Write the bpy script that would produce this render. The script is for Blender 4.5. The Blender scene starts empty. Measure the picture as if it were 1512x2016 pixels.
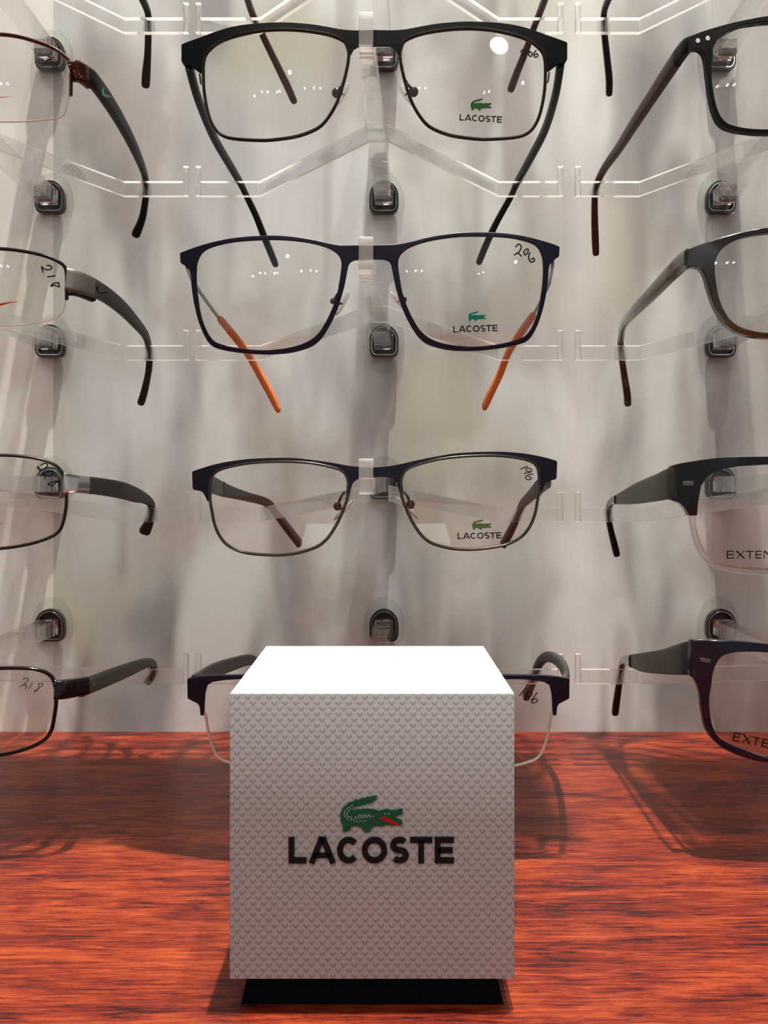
import bpy, bmesh, math, random
from mathutils import Vector, Matrix
random.seed(7)
S = bpy.context.scene
C = S.collection
MM = 0.001
F = 1809.0            # focal length in pixels of the 1512x2016 frame
HOR, CX = 971.0, 756.0
CAMZ = 136.0          # camera height above the shelf, mm
WALL = 524.0          # distance of the printed wall, mm

# ---------------------------------------------------------------- camera
cam = bpy.data.objects.new('camera', bpy.data.cameras.new('camera'))
C.objects.link(cam); S.camera = cam
cam.location = (0, 0, CAMZ*MM); cam.rotation_euler = (math.radians(90), 0, 0)
cam.data.sensor_fit = 'VERTICAL'; cam.data.sensor_height = 36.0; cam.data.sensor_width = 27.0
cam.data.lens = F/2016*36.0
cam.data.shift_y = -(1008-HOR)/2016.0
cam.data.clip_start = 0.01; cam.data.clip_end = 60

# ---------------------------------------------------------------- light
S.view_settings.view_transform = 'Standard'; S.view_settings.look = 'None'
S.view_settings.exposure = 0.0; S.view_settings.gamma = 1.0; S.view_settings.use_curve_mapping = False
w = bpy.data.worlds.new('room_air'); S.world = w; w.use_nodes = True
w.node_tree.nodes['Background'].inputs[0].default_value = (0.97, 0.97, 0.95, 1)
# the dim shop around the display: light mostly from shop-floor height, little from straight above or below
_nt = w.node_tree; _tc = _nt.nodes.new('ShaderNodeTexCoord'); _sp = _nt.nodes.new('ShaderNodeSeparateXYZ')
_ab = _nt.nodes.new('ShaderNodeMath'); _ab.operation = 'ABSOLUTE'; _mr = _nt.nodes.new('ShaderNodeMapRange'); _mr.interpolation_type = 'SMOOTHSTEP'
_nt.links.new(_tc.outputs['Generated'], _sp.inputs[0]); _nt.links.new(_sp.outputs['Z'], _ab.inputs[0]); _nt.links.new(_ab.outputs[0], _mr.inputs[0])
for _i, _v in ((1, .10), (2, .65), (3, .36), (4, .03)): _mr.inputs[_i].default_value = _v
_nt.links.new(_mr.outputs[0], _nt.nodes['Background'].inputs[1])

def lamp(name, loc, size, power, target, col=(1, .95, .88), spread=None):
    l = bpy.data.lights.new(name, 'AREA'); l.shape = 'DISK'; l.size = size; l.energy = power; l.color = col
    if spread: l.spread = math.radians(spread)
    o = bpy.data.objects.new(name, l); C.objects.link(o); o.location = loc
    o.rotation_euler = (Vector(target)-Vector(loc)).to_track_quat('-Z', 'Y').to_euler()
    return o
# ceiling spot straight above the display, a second one further along the ceiling, one over the aisle
lamp('ceiling_spot', (0.08, 0.285, 1.75), 0.025, 54, (0.0, 0.36, 0.1))
lamp('ceiling_spot', (0.30, 0.265, 1.75), 0.03, 13, (0.05, 0.36, 0.1))
lamp('ceiling_spot', (-0.35, -1.45, 1.85), 0.95, 17, (0.0, 0.52, 0.25))
lamp('ceiling_chandelier', (1.60, -2.75, 1.80), 0.42, 9, (0, 0.34, 0.2), (.93, .97, 1))
# distant downlights of the shop, seen as rows of points in the lenses
for sx, z in ((-.48, 1.02), (-.42, 1.22), (-.38, 1.18), (-.31, 1.1), (-.29, 1.12), (-.12, 1.2), (-.06, 1.22), (-.02, 1.2), (.38, 1.15), (.415, 1.25)):
    lamp('ceiling_downlight', (sx*9.3, -9.0, z), 0.085, 2.2, (0, 0.34, 0.2))
for sx, z in ((-.22, 2.3), (.70, 2.4)):
    lamp('ceiling_downlight', (sx*9.3, -9.0, z), 0.2, 6, (0, 0.34, 0.2))

# ---------------------------------------------------------------- materials
def new_mat(name):
    m = bpy.data.materials.new(name); m.use_nodes = True
    nt = m.node_tree; b = nt.nodes['Principled BSDF']
    return m, nt, b
def N(nt, t, **kw):
    n = nt.nodes.new(t)
    for k, v in kw.items():
        if k[0] == 'i' and k[1:].isdigit(): n.inputs[int(k[1:])].default_value = v
        else: setattr(n, k, v)
    return n
def plain(name, col, rough=.4, metal=0.0, coat=0.0, bump=0.0, spec=.22, noise=0.06):
    m, nt, b = new_mat(name)
    tc = N(nt, 'ShaderNodeTexCoord'); nz = N(nt, 'ShaderNodeTexNoise')
    nz.inputs['Scale'].default_value = 900; nz.inputs['Detail'].default_value = 2
    nt.links.new(tc.outputs['Object'], nz.inputs['Vector'])
    mx = N(nt, 'ShaderNodeMix', data_type='RGBA')
    mx.inputs[6].default_value = (*[c*(1-noise) for c in col], 1); mx.inputs[7].default_value = (*[min(1, c*(1+noise)) for c in col], 1)
    nt.links.new(nz.outputs['Fac'], mx.inputs[0]); nt.links.new(mx.outputs[2], b.inputs['Base Color'])
    b.inputs['Roughness'].default_value = rough; b.inputs['Metallic'].default_value = metal
    b.inputs['Coat Weight'].default_value = coat; b.inputs['Coat Roughness'].default_value = .05
    b.inputs['Specular IOR Level'].default_value = spec
    return m
def mathn(nt, op, a, b=None, c=None):
    n = nt.nodes.new('ShaderNodeMath'); n.operation = op
    for i, v in enumerate((a, b, c)):
        if v is None: continue
        if isinstance(v, (int, float)): n.inputs[i].default_value = v
        else: nt.links.new(v, n.inputs[i])
    return n.outputs[0]

M = {}
M['black'] = plain('matte_black', (.006, .0075, .008), .45, spec=.14)
M['blackgloss'] = plain('gloss_black', (.006, .005, .006), .12, coat=.3)
M['navy'] = plain('satin_navy', (.006, .0055, .017), .38)
M['navygloss'] = plain('gloss_navy', (.005, .006, .018), .12, coat=.3)
M['gun'] = plain('gunmetal', (.10, .085, .07), .28, metal=.9)
M['gundark'] = plain('dark_brown_metal', (.035, .027, .022), .3, metal=.7)
M['brown'] = plain('brown_metal', (.075, .028, .020), .14, metal=.8, coat=.4)
M['rubber'] = plain('dark_rubber', (.020, .017, .014), .5, spec=.18)
M['olive'] = plain('olive_rubber', (.030, .032, .018), .45)
M['greymetal'] = plain('grey_metal', (.14, .13, .115), .35, metal=.6)
M['darkgreymetal'] = plain('brushed_dark_grey', (.050, .050, .042), .38, metal=.5)
M['silver'] = plain('silver', (.62, .60, .57), .22, metal=1)
M['steel'] = plain('steel_temple', (.22, .19, .17), .3, metal=.8)
M['orange'] = plain('orange_tip', (.62, .17, .045), .45)
M['red'] = plain('dark_red_temple', (.045, .010, .009), .36)
M['greytemple'] = plain('grey_temple', (.06, .057, .055), .38)
M['clip'] = plain('dark_clip', (.030, .030, .028), .25, metal=.4)
M['chrome'] = plain('chrome_ring', (.7, .7, .68), .15, metal=1)
M['nylon'] = plain('nylon_cord', (.62, .55, .47), .3)
M['ink'] = plain('black_ink', (.008, .007, .008), .5)
M['purpleink'] = plain('purple_ink', (.035, .012, .035), .5)
M['green'] = plain('print_green', (.035, .16, .045), .45)
M['teal'] = plain('print_teal', (.0, .20, .14), .45)
M['olivegreen'] = plain('print_olive_green', (.07, .15, .045), .45)
M['redprint'] = plain('print_red', (.55, .03, .015), .45)
M['tealmark'] = plain('teal_mark', (.05, .22, .19), .4)
M['faint'] = plain('tone_mark', (.012, .011, .010), .2)
M['base'] = plain('black_base', (.003, .003, .003), .8, spec=.05)
M['littop'] = plain('lit_top_card', (.86, .86, .84), .55)
M['logogreen'] = plain('emblem_green', (.008, .085, .040), .5)
M['logored'] = plain('emblem_red', (.42, .008, .012), .5)
M['logowhite'] = plain('emblem_white', (.75, .8, .76), .5)
M['board'] = plain('white_board', (.6, .58, .55), .6)
M['letter'] = plain('lettering_black', (.004, .004, .005), .5)

def tortoise():
    m, nt, b = new_mat('tortoise_acetate')
    tc = N(nt, 'ShaderNodeTexCoord')
    sp = N(nt, 'ShaderNodeSeparateXYZ'); nt.links.new(tc.outputs['Object'], sp.inputs[0])
    nz = N(nt, 'ShaderNodeTexNoise'); nz.inputs['Scale'].default_value = 60; nz.inputs['Detail'].default_value = 4
    mp = N(nt, 'ShaderNodeMapping'); mp.inputs['Scale'].default_value = (1, .35, 2.2)
    nt.links.new(tc.outputs['Object'], mp.inputs[0]); nt.links.new(mp.outputs[0], nz.inputs['Vector'])
    # the acetate turns from black at the brow to olive brown at the bottom edge
    h = mathn(nt, 'MULTIPLY_ADD', sp.outputs['Z'], -1/0.036, .12)
    f = mathn(nt, 'MULTIPLY_ADD', nz.outputs['Fac'], .9, mathn(nt, 'SUBTRACT', h, .45))
    cr = N(nt, 'ShaderNodeValToRGB'); nt.links.new(f, cr.inputs[0])
    e = cr.color_ramp.elements; e[0].position = .1; e[0].color = (.008, .006, .005, 1); e[1].position = .75; e[1].color = (.075, .052, .014, 1)
    nt.links.new(cr.outputs[0], b.inputs['Base Color']); b.inputs['Roughness'].default_value = .15; b.inputs['Coat Weight'].default_value = .5
    return m
M['tortoise'] = tortoise()
def tortoise_temple():
    m, nt, b = new_mat('olive_brown_acetate')
    tc = N(nt, 'ShaderNodeTexCoord'); nz = N(nt, 'ShaderNodeTexNoise'); nz.inputs['Scale'].default_value = 45
    mp = N(nt, 'ShaderNodeMapping'); mp.inputs['Scale'].default_value = (1, .3, 3.0)
    nt.links.new(tc.outputs['Object'], mp.inputs[0]); nt.links.new(mp.outputs[0], nz.inputs['Vector'])
    cr = N(nt, 'ShaderNodeValToRGB'); nt.links.new(nz.outputs['Fac'], cr.inputs[0])
    e = cr.color_ramp.elements; e[0].position = .35; e[0].color = (.02, .016, .008, 1); e[1].position = .68; e[1].color = (.085, .075, .035, 1)
    nt.links.new(cr.outputs[0], b.inputs['Base Color']); b.inputs['Roughness'].default_value = .18; b.inputs['Coat Weight'].default_value = .4
    return m
M['tortemple'] = tortoise_temple()

def thin_glass(name, tint, f0, fmul=1.0):
    m = bpy.data.materials.new(name); m.use_nodes = True; nt = m.node_tree
    nt.nodes.clear()
    out = N(nt, 'ShaderNodeOutputMaterial'); mix = N(nt, 'ShaderNodeMixShader')
    tr = N(nt, 'ShaderNodeBsdfTransparent'); tr.inputs[0].default_value = (*tint, 1)
    gl = N(nt, 'ShaderNodeBsdfGlossy'); gl.inputs['Roughness'].default_value = 0.0
    lw = N(nt, 'ShaderNodeLayerWeight'); lw.inputs[0].default_value = .5
    p = mathn(nt, 'POWER', lw.outputs['Facing'], 4.0)
    fr = mathn(nt, 'MULTIPLY_ADD', p, (1-f0)*fmul, f0)
    nt.links.new(fr, mix.inputs[0]); nt.links.new(tr.outputs[0], mix.inputs[1]); nt.links.new(gl.outputs[0], mix.inputs[2])
    nt.links.new(mix.outputs[0], out.inputs[0])
    return m
M['lens'] = thin_glass('demo_lens', (.97, .965, .955), .042)
def acrylic(name, frac, tint, rough=0.0):
    m = bpy.data.materials.new(name); m.use_nodes = True; nt = m.node_tree; nt.nodes.clear()
    out = N(nt, 'ShaderNodeOutputMaterial'); mix = N(nt, 'ShaderNodeMixShader'); mix.inputs[0].default_value = frac
    tr = N(nt, 'ShaderNodeBsdfTransparent'); tr.inputs[0].default_value = (*tint, 1)
    gl = N(nt, 'ShaderNodeBsdfGlass'); gl.inputs['IOR'].default_value = 1.49; gl.inputs['Roughness'].default_value = rough
    nt.links.new(tr.outputs[0], mix.inputs[1]); nt.links.new(gl.outputs[0], mix.inputs[2]); nt.links.new(mix.outputs[0], out.inputs[0])
    return m
M['acrylic'] = acrylic('clear_acrylic', .42, (.98, .98, .97))
M['tipacrylic'] = acrylic('clear_acrylic_tip', .92, (.98, .98, .97))
def edge_mat(fr=.62):
    # sawn edge of the acrylic: slightly frosted, so it picks up the lamp light and glows as a line
    m = bpy.data.materials.new('frosted_acrylic_edge'); m.use_nodes = True; nt = m.node_tree; nt.nodes.clear()
    out = N(nt, 'ShaderNodeOutputMaterial'); mix = N(nt, 'ShaderNodeMixShader'); mix.inputs[0].default_value = fr
    a = N(nt, 'ShaderNodeMixShader'); a.inputs[0].default_value = .5
    tl = N(nt, 'ShaderNodeBsdfTranslucent'); tl.inputs[0].default_value = (.95, .93, .9, 1)
    df = N(nt, 'ShaderNodeBsdfDiffuse'); df.inputs[0].default_value = (.95, .93, .9, 1)
    tr = N(nt, 'ShaderNodeBsdfTransparent'); tr.inputs[0].default_value = (.97, .97, .96, 1)
    nt.links.new(tl.outputs[0], a.inputs[1]); nt.links.new(df.outputs[0], a.inputs[2])
    nt.links.new(tr.outputs[0], mix.inputs[1]); nt.links.new(a.outputs[0], mix.inputs[2]); nt.links.new(mix.outputs[0], out.inputs[0])
    return m
M['edge'] = edge_mat()
M['hookedge'] = edge_mat(.30)
M['plate'] = acrylic('clear_plate', .22, (.985, .985, .975))
M['clearrim'] = acrylic('clear_acetate', .6, (.9, .86, .84))
M['pad'] = acrylic('clear_silicone', .7, (.97, .97, .95), .05)

def poster():
    m, nt, b = new_mat('printed_poster')
    tc = N(nt, 'ShaderNodeTexCoord')
    def noise(scale, sx, sy, sz, detail=2, seed=0.0, rough=.5, dist=0.0):
        mp = N(nt, 'ShaderNodeMapping'); mp.inputs['Scale'].default_value = (sx, sy, sz); mp.inputs['Location'].default_value = (seed, 0, seed*.7)
        nz = N(nt, 'ShaderNodeTexNoise'); nz.inputs['Scale'].default_value = scale; nz.inputs['Detail'].default_value = detail
        nz.inputs['Roughness'].default_value = rough; nz.inputs['Distortion'].default_value = dist
        nt.links.new(tc.outputs['Object'], mp.inputs[0]); nt.links.new(mp.outputs[0], nz.inputs['Vector'])
        return nz.outputs['Fac']
    def ramp(f, p0, c0, p1, c1):
        r = N(nt, 'ShaderNodeValToRGB'); nt.links.new(f, r.inputs[0]); r.color_ramp.interpolation = 'EASE'
        e = r.color_ramp.elements; e[0].position = p0; e[0].color = (*c0, 1); e[1].position = p1; e[1].color = (*c1, 1)
        return r.outputs[0]
    def mix(f, a, bb, mode='MIX'):
        x = N(nt, 'ShaderNodeMix', data_type='RGBA', blend_type=mode)
        if isinstance(f, float): x.inputs[0].default_value = f
        else: nt.links.new(f, x.inputs[0])
        for i, v in ((6, a), (7, bb)):
            if isinstance(v, tuple): x.inputs[i].default_value = (*v, 1)
            else: nt.links.new(v, x.inputs[i])
        return x.outputs[2]
    base = ramp(noise(26, 1, 1, .28, 2, 3.1, dist=.4), .34, (.235, .23, .22), .66, (.58, .60, .575))
    pink = ramp(noise(15, 1, 1, .9, 3, 9.3), .48, (0, 0, 0), .68, (1, 1, 1))
    c = mix(mathn(nt, 'MULTIPLY', pink, .85), base, (.36, .325, .30))
    ol = ramp(noise(11, 1, 1, .8, 2, 21.7), .56, (0, 0, 0), .72, (1, 1, 1))
    c = mix(mathn(nt, 'MULTIPLY', ol, .85), c, (.42, .41, .32))
    cool = ramp(noise(9, 1, 1, .6, 2, 33.3), .5, (0, 0, 0), .7, (1, 1, 1))
    c = mix(mathn(nt, 'MULTIPLY', cool, .5), c, (.58, .61, .62))
    # thin leaning blades of the out-of-focus grass print
    mp = N(nt, 'ShaderNodeMapping'); mp.inputs['Rotation'].default_value = (0, .35, 0); mp.inputs['Scale'].default_value = (1, 1, .13)
    nz = N(nt, 'ShaderNodeTexNoise'); nz.inputs['Scale'].default_value = 42; nz.inputs['Detail'].default_value = 1
    nt.links.new(tc.outputs['Object'], mp.inputs[0]); nt.links.new(mp.outputs[0], nz.inputs['Vector'])
    bl = ramp(nz.outputs['Fac'], .58, (0, 0, 0), .72, (1, 1, 1))
    c = mix(mathn(nt, 'MULTIPLY', bl, .65), c, (.30, .27, .245))
    # colour steps at the outer holder columns: left a little lighter, right darker
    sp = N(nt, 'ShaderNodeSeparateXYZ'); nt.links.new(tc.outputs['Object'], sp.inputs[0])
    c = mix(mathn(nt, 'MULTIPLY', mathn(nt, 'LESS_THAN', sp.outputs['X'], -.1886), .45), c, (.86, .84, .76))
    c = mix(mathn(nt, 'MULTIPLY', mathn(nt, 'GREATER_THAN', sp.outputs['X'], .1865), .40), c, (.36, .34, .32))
    # light on the wall right of the middle column, painted as an upright band
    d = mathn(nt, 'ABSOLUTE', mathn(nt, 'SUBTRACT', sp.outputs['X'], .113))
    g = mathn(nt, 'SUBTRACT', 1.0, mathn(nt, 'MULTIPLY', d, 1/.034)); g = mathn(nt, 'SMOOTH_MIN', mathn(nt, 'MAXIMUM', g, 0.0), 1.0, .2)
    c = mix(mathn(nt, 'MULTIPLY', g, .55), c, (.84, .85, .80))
    nt.links.new(c, b.inputs['Base Color']); b.inputs['Roughness'].default_value = .5
    return m
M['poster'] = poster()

def wood():
    m, nt, b = new_mat('red_stained_wood')
    tc = N(nt, 'ShaderNodeTexCoord')
    def noise(scale, sx, sy, detail=3, seed=0.0, dist=0.0, rough=.6):
        mp = N(nt, 'ShaderNodeMapping'); mp.inputs['Scale'].default_value = (sx, sy, 1); mp.inputs['Location'].default_value = (seed, seed*.3, 0)
        nz = N(nt, 'ShaderNodeTexNoise'); nz.inputs['Scale'].default_value = scale; nz.inputs['Detail'].default_value = detail
        nz.inputs['Distortion'].default_value = dist; nz.inputs['Roughness'].default_value = rough
        nt.links.new(tc.outputs['Object'], mp.inputs[0]); nt.links.new(mp.outputs[0], nz.inputs['Vector'])
        return nz.outputs['Fac']
    fine = noise(800, .065, 1, 5, 1.0, .5, .8)
    mid = noise(85, .16, 1, 5, 4.0, .9, .65)
    blot = noise(34, .55, 1, 8, 11.0, .7, .78)
    f = mathn(nt, 'MULTIPLY_ADD', fine, .50, mathn(nt, 'MULTIPLY_ADD', mid, .28, mathn(nt, 'MULTIPLY', blot, .27)))
    r = N(nt, 'ShaderNodeValToRGB'); nt.links.new(f, r.inputs[0])
    e = r.color_ramp.elements
    e[0].position = .45; e[0].color = (.018, .005, .005, 1)
    e[1].position = .605; e[1].color = (.33, .058, .016, 1)
    k = e.new(.495); k.color = (.12, .013, .009, 1)
    k = e.new(.53); k.color = (.175, .020, .009, 1)
    nt.links.new(r.outputs[0], b.inputs['Base Color'])
    b.inputs['Roughness'].default_value = .36; b.inputs['Specular IOR Level'].default_value = .22
    bp = N(nt, 'ShaderNodeBump'); bp.inputs['Strength'].default_value = .12; bp.inputs['Distance'].default_value = .0005
    nt.links.new(fine, bp.inputs['Height']); nt.links.new(bp.outputs[0], b.inputs['Normal'])
    return m
M['wood'] = wood()

def box_paper():
    """white card toned down for its shaded sides, printed with a lattice of small grey chevrons and dots"""
    m, nt, b = new_mat('chevron_card')
    tc = N(nt, 'ShaderNodeTexCoord'); sp = N(nt, 'ShaderNodeSeparateXYZ'); nt.links.new(tc.outputs['Object'], sp.inputs[0])
    PX, PZ = 0.00281, 0.00293
    u0 = mathn(nt, 'DIVIDE', mathn(nt, 'ADD', sp.outputs['X'], sp.outputs['Y']), PX); v0 = mathn(nt, 'DIVIDE', sp.outputs['Z'], PZ)
    def chev(u, v):
        fu = mathn(nt, 'SUBTRACT', mathn(nt, 'FRACT', u), .5); fv = mathn(nt, 'SUBTRACT', mathn(nt, 'FRACT', v), .5)
        au = mathn(nt, 'ABSOLUTE', fu)
        d = mathn(nt, 'ABSOLUTE', mathn(nt, 'SUBTRACT', mathn(nt, 'ADD', fv, .10), mathn(nt, 'MULTIPLY', au, .85)))
        v1 = mathn(nt, 'LESS_THAN', d, .155); v2 = mathn(nt, 'LESS_THAN', au, .29)
        V = mathn(nt, 'MULTIPLY', v1, v2)
        dv = mathn(nt, 'ADD', fv, .44)
        r2 = mathn(nt, 'ADD', mathn(nt, 'MULTIPLY', fu, fu), mathn(nt, 'MULTIPLY', dv, dv))
        dot = mathn(nt, 'LESS_THAN', r2, .0052)
        return mathn(nt, 'MAXIMUM', V, mathn(nt, 'MULTIPLY', dot, .8))
    k = mathn(nt, 'MAXIMUM', chev(u0, v0), chev(mathn(nt, 'ADD', u0, .5), mathn(nt, 'ADD', v0, .5)))
    mx = N(nt, 'ShaderNodeMix', data_type='RGBA')
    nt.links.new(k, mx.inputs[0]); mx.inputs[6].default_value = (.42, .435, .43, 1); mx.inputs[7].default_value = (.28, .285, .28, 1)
    nt.links.new(mx.outputs[2], b.inputs['Base Color']); b.inputs['Roughness'].default_value = .55
    return m
M['card'] = box_paper()

# ---------------------------------------------------------------- mesh helpers (all lengths in mm, world coordinates)
def W3(px, py, Y):
    """photo direction (px, py) at distance Y mm -> world point in mm"""
    return Vector(((px-CX)/F*Y, Y, CAMZ-(py-HOR)/F*Y))
def finish(name, bm, mat, parent=None, smooth=True, angle=38, origin=None, label=None):
    bmesh.ops.recalc_face_normals(bm, faces=bm.faces[:])
    for e in bm.edges:
        e.smooth = (len(e.link_faces) == 2 and e.calc_face_angle(0) < math.radians(angle))
    for f in bm.faces: f.smooth = smooth
    o3 = Vector((0, 0, 0))
    if parent is not None: o3 = parent.matrix_world.translation/MM
    for v in bm.verts: v.co = (v.co-o3)*MM
    me = bpy.data.meshes.new(name); bm.to_mesh(me); bm.free()
    me.materials.append(M[mat] if isinstance(mat, str) else mat)
    o = bpy.data.objects.new(name, me); C.objects.link(o)
    if parent is not None:
        o.parent = parent
    if label: o['label'] = label
    return o
def sub(o, parent):
    """make o a child of a part whose own origin coincides with the thing's"""
    o.parent = parent
    o.matrix_parent_inverse = Matrix.Identity(4)
    return o
def thing(name, loc_mm, label, cat, group=None):
    o = bpy.data.objects.new(name, None); C.objects.link(o); o.empty_display_size = .01
    o.location = Vector(loc_mm)*MM; bpy.context.view_layer.update()
    o['label'] = label; o['category'] = cat
    if group: o['group'] = group
    return o
def catmull(P, n=8, closed=False):
    P = [tuple(p) for p in P]; out = []; L = len(P); rng = L if closed else L-1
    for i in range(rng):
        if closed: p0, p1, p2, p3 = P[(i-1) % L], P[i], P[(i+1) % L], P[(i+2) % L]
        else: p0, p1, p2, p3 = P[max(i-1, 0)], P[i], P[i+1], P[min(i+2, L-1)]
        for k in range(n):
            t = k/n
            out.append(tuple(.5*((2*b)+(-a+c)*t+(2*a-5*b+4*c-d)*t*t+(-a+3*b-3*c+d)*t**3) for a, b, c, d in zip(p0, p1, p2, p3)))
    if not closed: out.append(P[-1])
    return out
def box_bm(x0, x1, y0, y1, z0, z1, bevel=0, seg=2, bm=None):
    bm = bm or bmesh.new()
    r = bmesh.ops.create_cube(bm, size=1)
    for v in r['verts']:
        v.co = Vector(((x0+x1)/2+v.co.x*(x1-x0), (y0+y1)/2+v.co.y*(y1-y0), (z0+z1)/2+v.co.z*(z1-z0)))
    if bevel:
        es = {e for v in r['verts'] for e in v.link_edges}
        bmesh.ops.bevel(bm, geom=list(es), offset=bevel, segments=seg, affect='EDGES', profile=.5)
    return bm
def plate(loops, mapf, back, bm=None):
    """fill 2-D loops (first outer, others holes), map them into space, give them thickness towards back(v)"""
    b2 = bmesh.new()
    edges = []
    for lp in loops:
        vs = [b2.verts.new((p[0], p[1], 0)) for p in lp]
        edges += [b2.edges.new((vs[i], vs[(i+1) % len(vs)])) for i in range(len(vs))]
    bmesh.ops.triangle_fill(b2, edges=edges, use_beauty=True, use_dissolve=False)
    b2.verts.index_update()
    src = [(v.co.x, v.co.y) for v in b2.verts]
    tris = [tuple(v.index for v in f.verts) for f in b2.faces]
    bnd = [tuple(v.index for v in e.verts) for e in b2.edges if len(e.link_faces) == 1]
    b2.free()
    bm = bm or bmesh.new()
    fr = [bm.verts.new(mapf(*p)) for p in src]
    bk = [bm.verts.new(v.co+back) for v in fr]
    for t in tris:
        bm.faces.new([fr[i] for i in t]); bm.faces.new([bk[i] for i in reversed(t)])
    for a, b in bnd: bm.faces.new((fr[a], fr[b], bk[b], bk[a]))
    return bm
def tube(pts, rx, ry=None, closed=False, seg=10, bm=None, xaxis=None, cap=True):
    """sweep an ellipse along pts; rx lies in the plane of the page (xz), ry along depth (y)"""
    bm = bm or bmesh.new(); ry = ry or rx
    P = [Vector(p) for p in pts]; n = len(P); rings = []
    for i, p in enumerate(P):
        if closed: t = P[(i+1) % n]-P[(i-1) % n]
        else: t = P[min(i+1, n-1)]-P[max(i-1, 0)]
        if t.length < 1e-9: t = Vector((1, 0, 0))
        t.normalize()
        ref = Vector((0, 1, 0)) if abs(t.y) < .9 else Vector((1, 0, 0))
        a = t.cross(ref).normalized(); b = t.cross(a).normalized()
        rr = rx[i] if isinstance(rx, (list, tuple)) else rx
        rb = ry[i] if isinstance(ry, (list, tuple)) else ry
        rings.append([bm.verts.new(p+a*rr*math.cos(2*math.pi*k/seg)+b*rb*math.sin(2*math.pi*k/seg)) for k in range(seg)])
    for i in range(n if closed else n-1):
        A, B = rings[i], rings[(i+1) % n]
        for k in range(seg): bm.faces.new((A[k], A[(k+1) % seg], B[(k+1) % seg], B[k]))
    if not closed and cap:
        bm.faces.new(rings[0]); bm.faces.new(rings[-1])
    return bm
def sweep_temple(pts, bm=None, roundend=True, roundstart=False, n=7, power=3.2):
    """pts: (x, y, z, height, thickness) mm; height lies across the path in the vertical plane"""
    bm = bm or bmesh.new()
    R = catmull(pts, n); rings = []
    P = [Vector(r[:3]) for r in R]; m = len(R); seg = 16
    def ring(p, t, h, th):
        U = Vector((1, 0, 0)).cross(t)
        if U.length < 1e-6: U = Vector((0, 0, 1))
        U.normalize(); Sx = t.cross(U).normalized(); out = []
        for k in range(seg):
            a = 2*math.pi*(k+.5)/seg; c, s = math.cos(a), math.sin(a)
            u = math.copysign(abs(c)**(2/power), c)*th/2; v = math.copysign(abs(s)**(2/power), s)*h/2
            out.append(bm.verts.new(p+Sx*u+U*v))
        return out
    for i in range(m):
        t = (P[min(i+1, m-1)]-P[max(i-1, 0)]).normalized()
        h, th = R[i][3], R[i][4]
        if i == 0 and roundstart:
            for q, sc in ((.5, .45), (.35, .8)): rings.append(ring(P[0]-t*h*.5*q, t, h*sc, th*sc))
        rings.append(ring(P[i], t, h, th))
        if i == m-1 and roundend:
            for q, sc in ((.25, .93), (.42, .72), (.5, .35)): rings.append(ring(P[i]+t*h*q, t, h*sc, th*sc))
    for A, B in zip(rings, rings[1:]):
        for k in range(seg): bm.faces.new((A[k], A[(k+1) % seg], B[(k+1) % seg], B[k]))
    bm.faces.new(rings[0]); bm.faces.new(rings[-1])
    return bm
def ribbon(pl, wd, closed=False, taper=False):
    """2-D polyline -> list of quads of width wd (2-D)"""
    n = len(pl); L = []; R = []
    for i in range(n):
        if closed: a, b = pl[(i-1) % n], pl[(i+1) % n]
        else: a, b = pl[max(i-1, 0)], pl[min(i+1, n-1)]
        p = pl[i]
        d1 = Vector((p[0]-a[0], p[1]-a[1])); d2 = Vector((b[0]-p[0], b[1]-p[1]))
        if d1.length < 1e-9: d1 = d2.copy()
        if d2.length < 1e-9: d2 = d1.copy()
        d1.normalize(); d2.normalize(); t = (d1+d2)
        if t.length < 1e-6: t = d1.copy()
        t.normalize(); nn = Vector((-t.y, t.x)); k = 1/max(.5, nn.dot(Vector((-d1.y, d1.x))))
        ww = wd*.5*k*((.55+.45*math.sin(math.pi*(i+.5)/n)) if taper else 1)
        L.append((p[0]+nn.x*ww, p[1]+nn.y*ww)); R.append((p[0]-nn.x*ww, p[1]-nn.y*ww))
    return [(L[i], L[(i+1) % n], R[(i+1) % n], R[i]) for i in range(n if closed else n-1)]
def solid_quads(quads, mapf, back, bm=None):
    bm = bm or bmesh.new()
    for q in quads:
        a = [bm.verts.new(mapf(*p)) for p in q]; b = [bm.verts.new(v.co+back) for v in a]
        bm.faces.new(a); bm.faces.new(b[::-1])
        for i in range(4): bm.faces.new((a[i], a[(i+1) % 4], b[(i+1) % 4], b[i]))
    return bm

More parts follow.
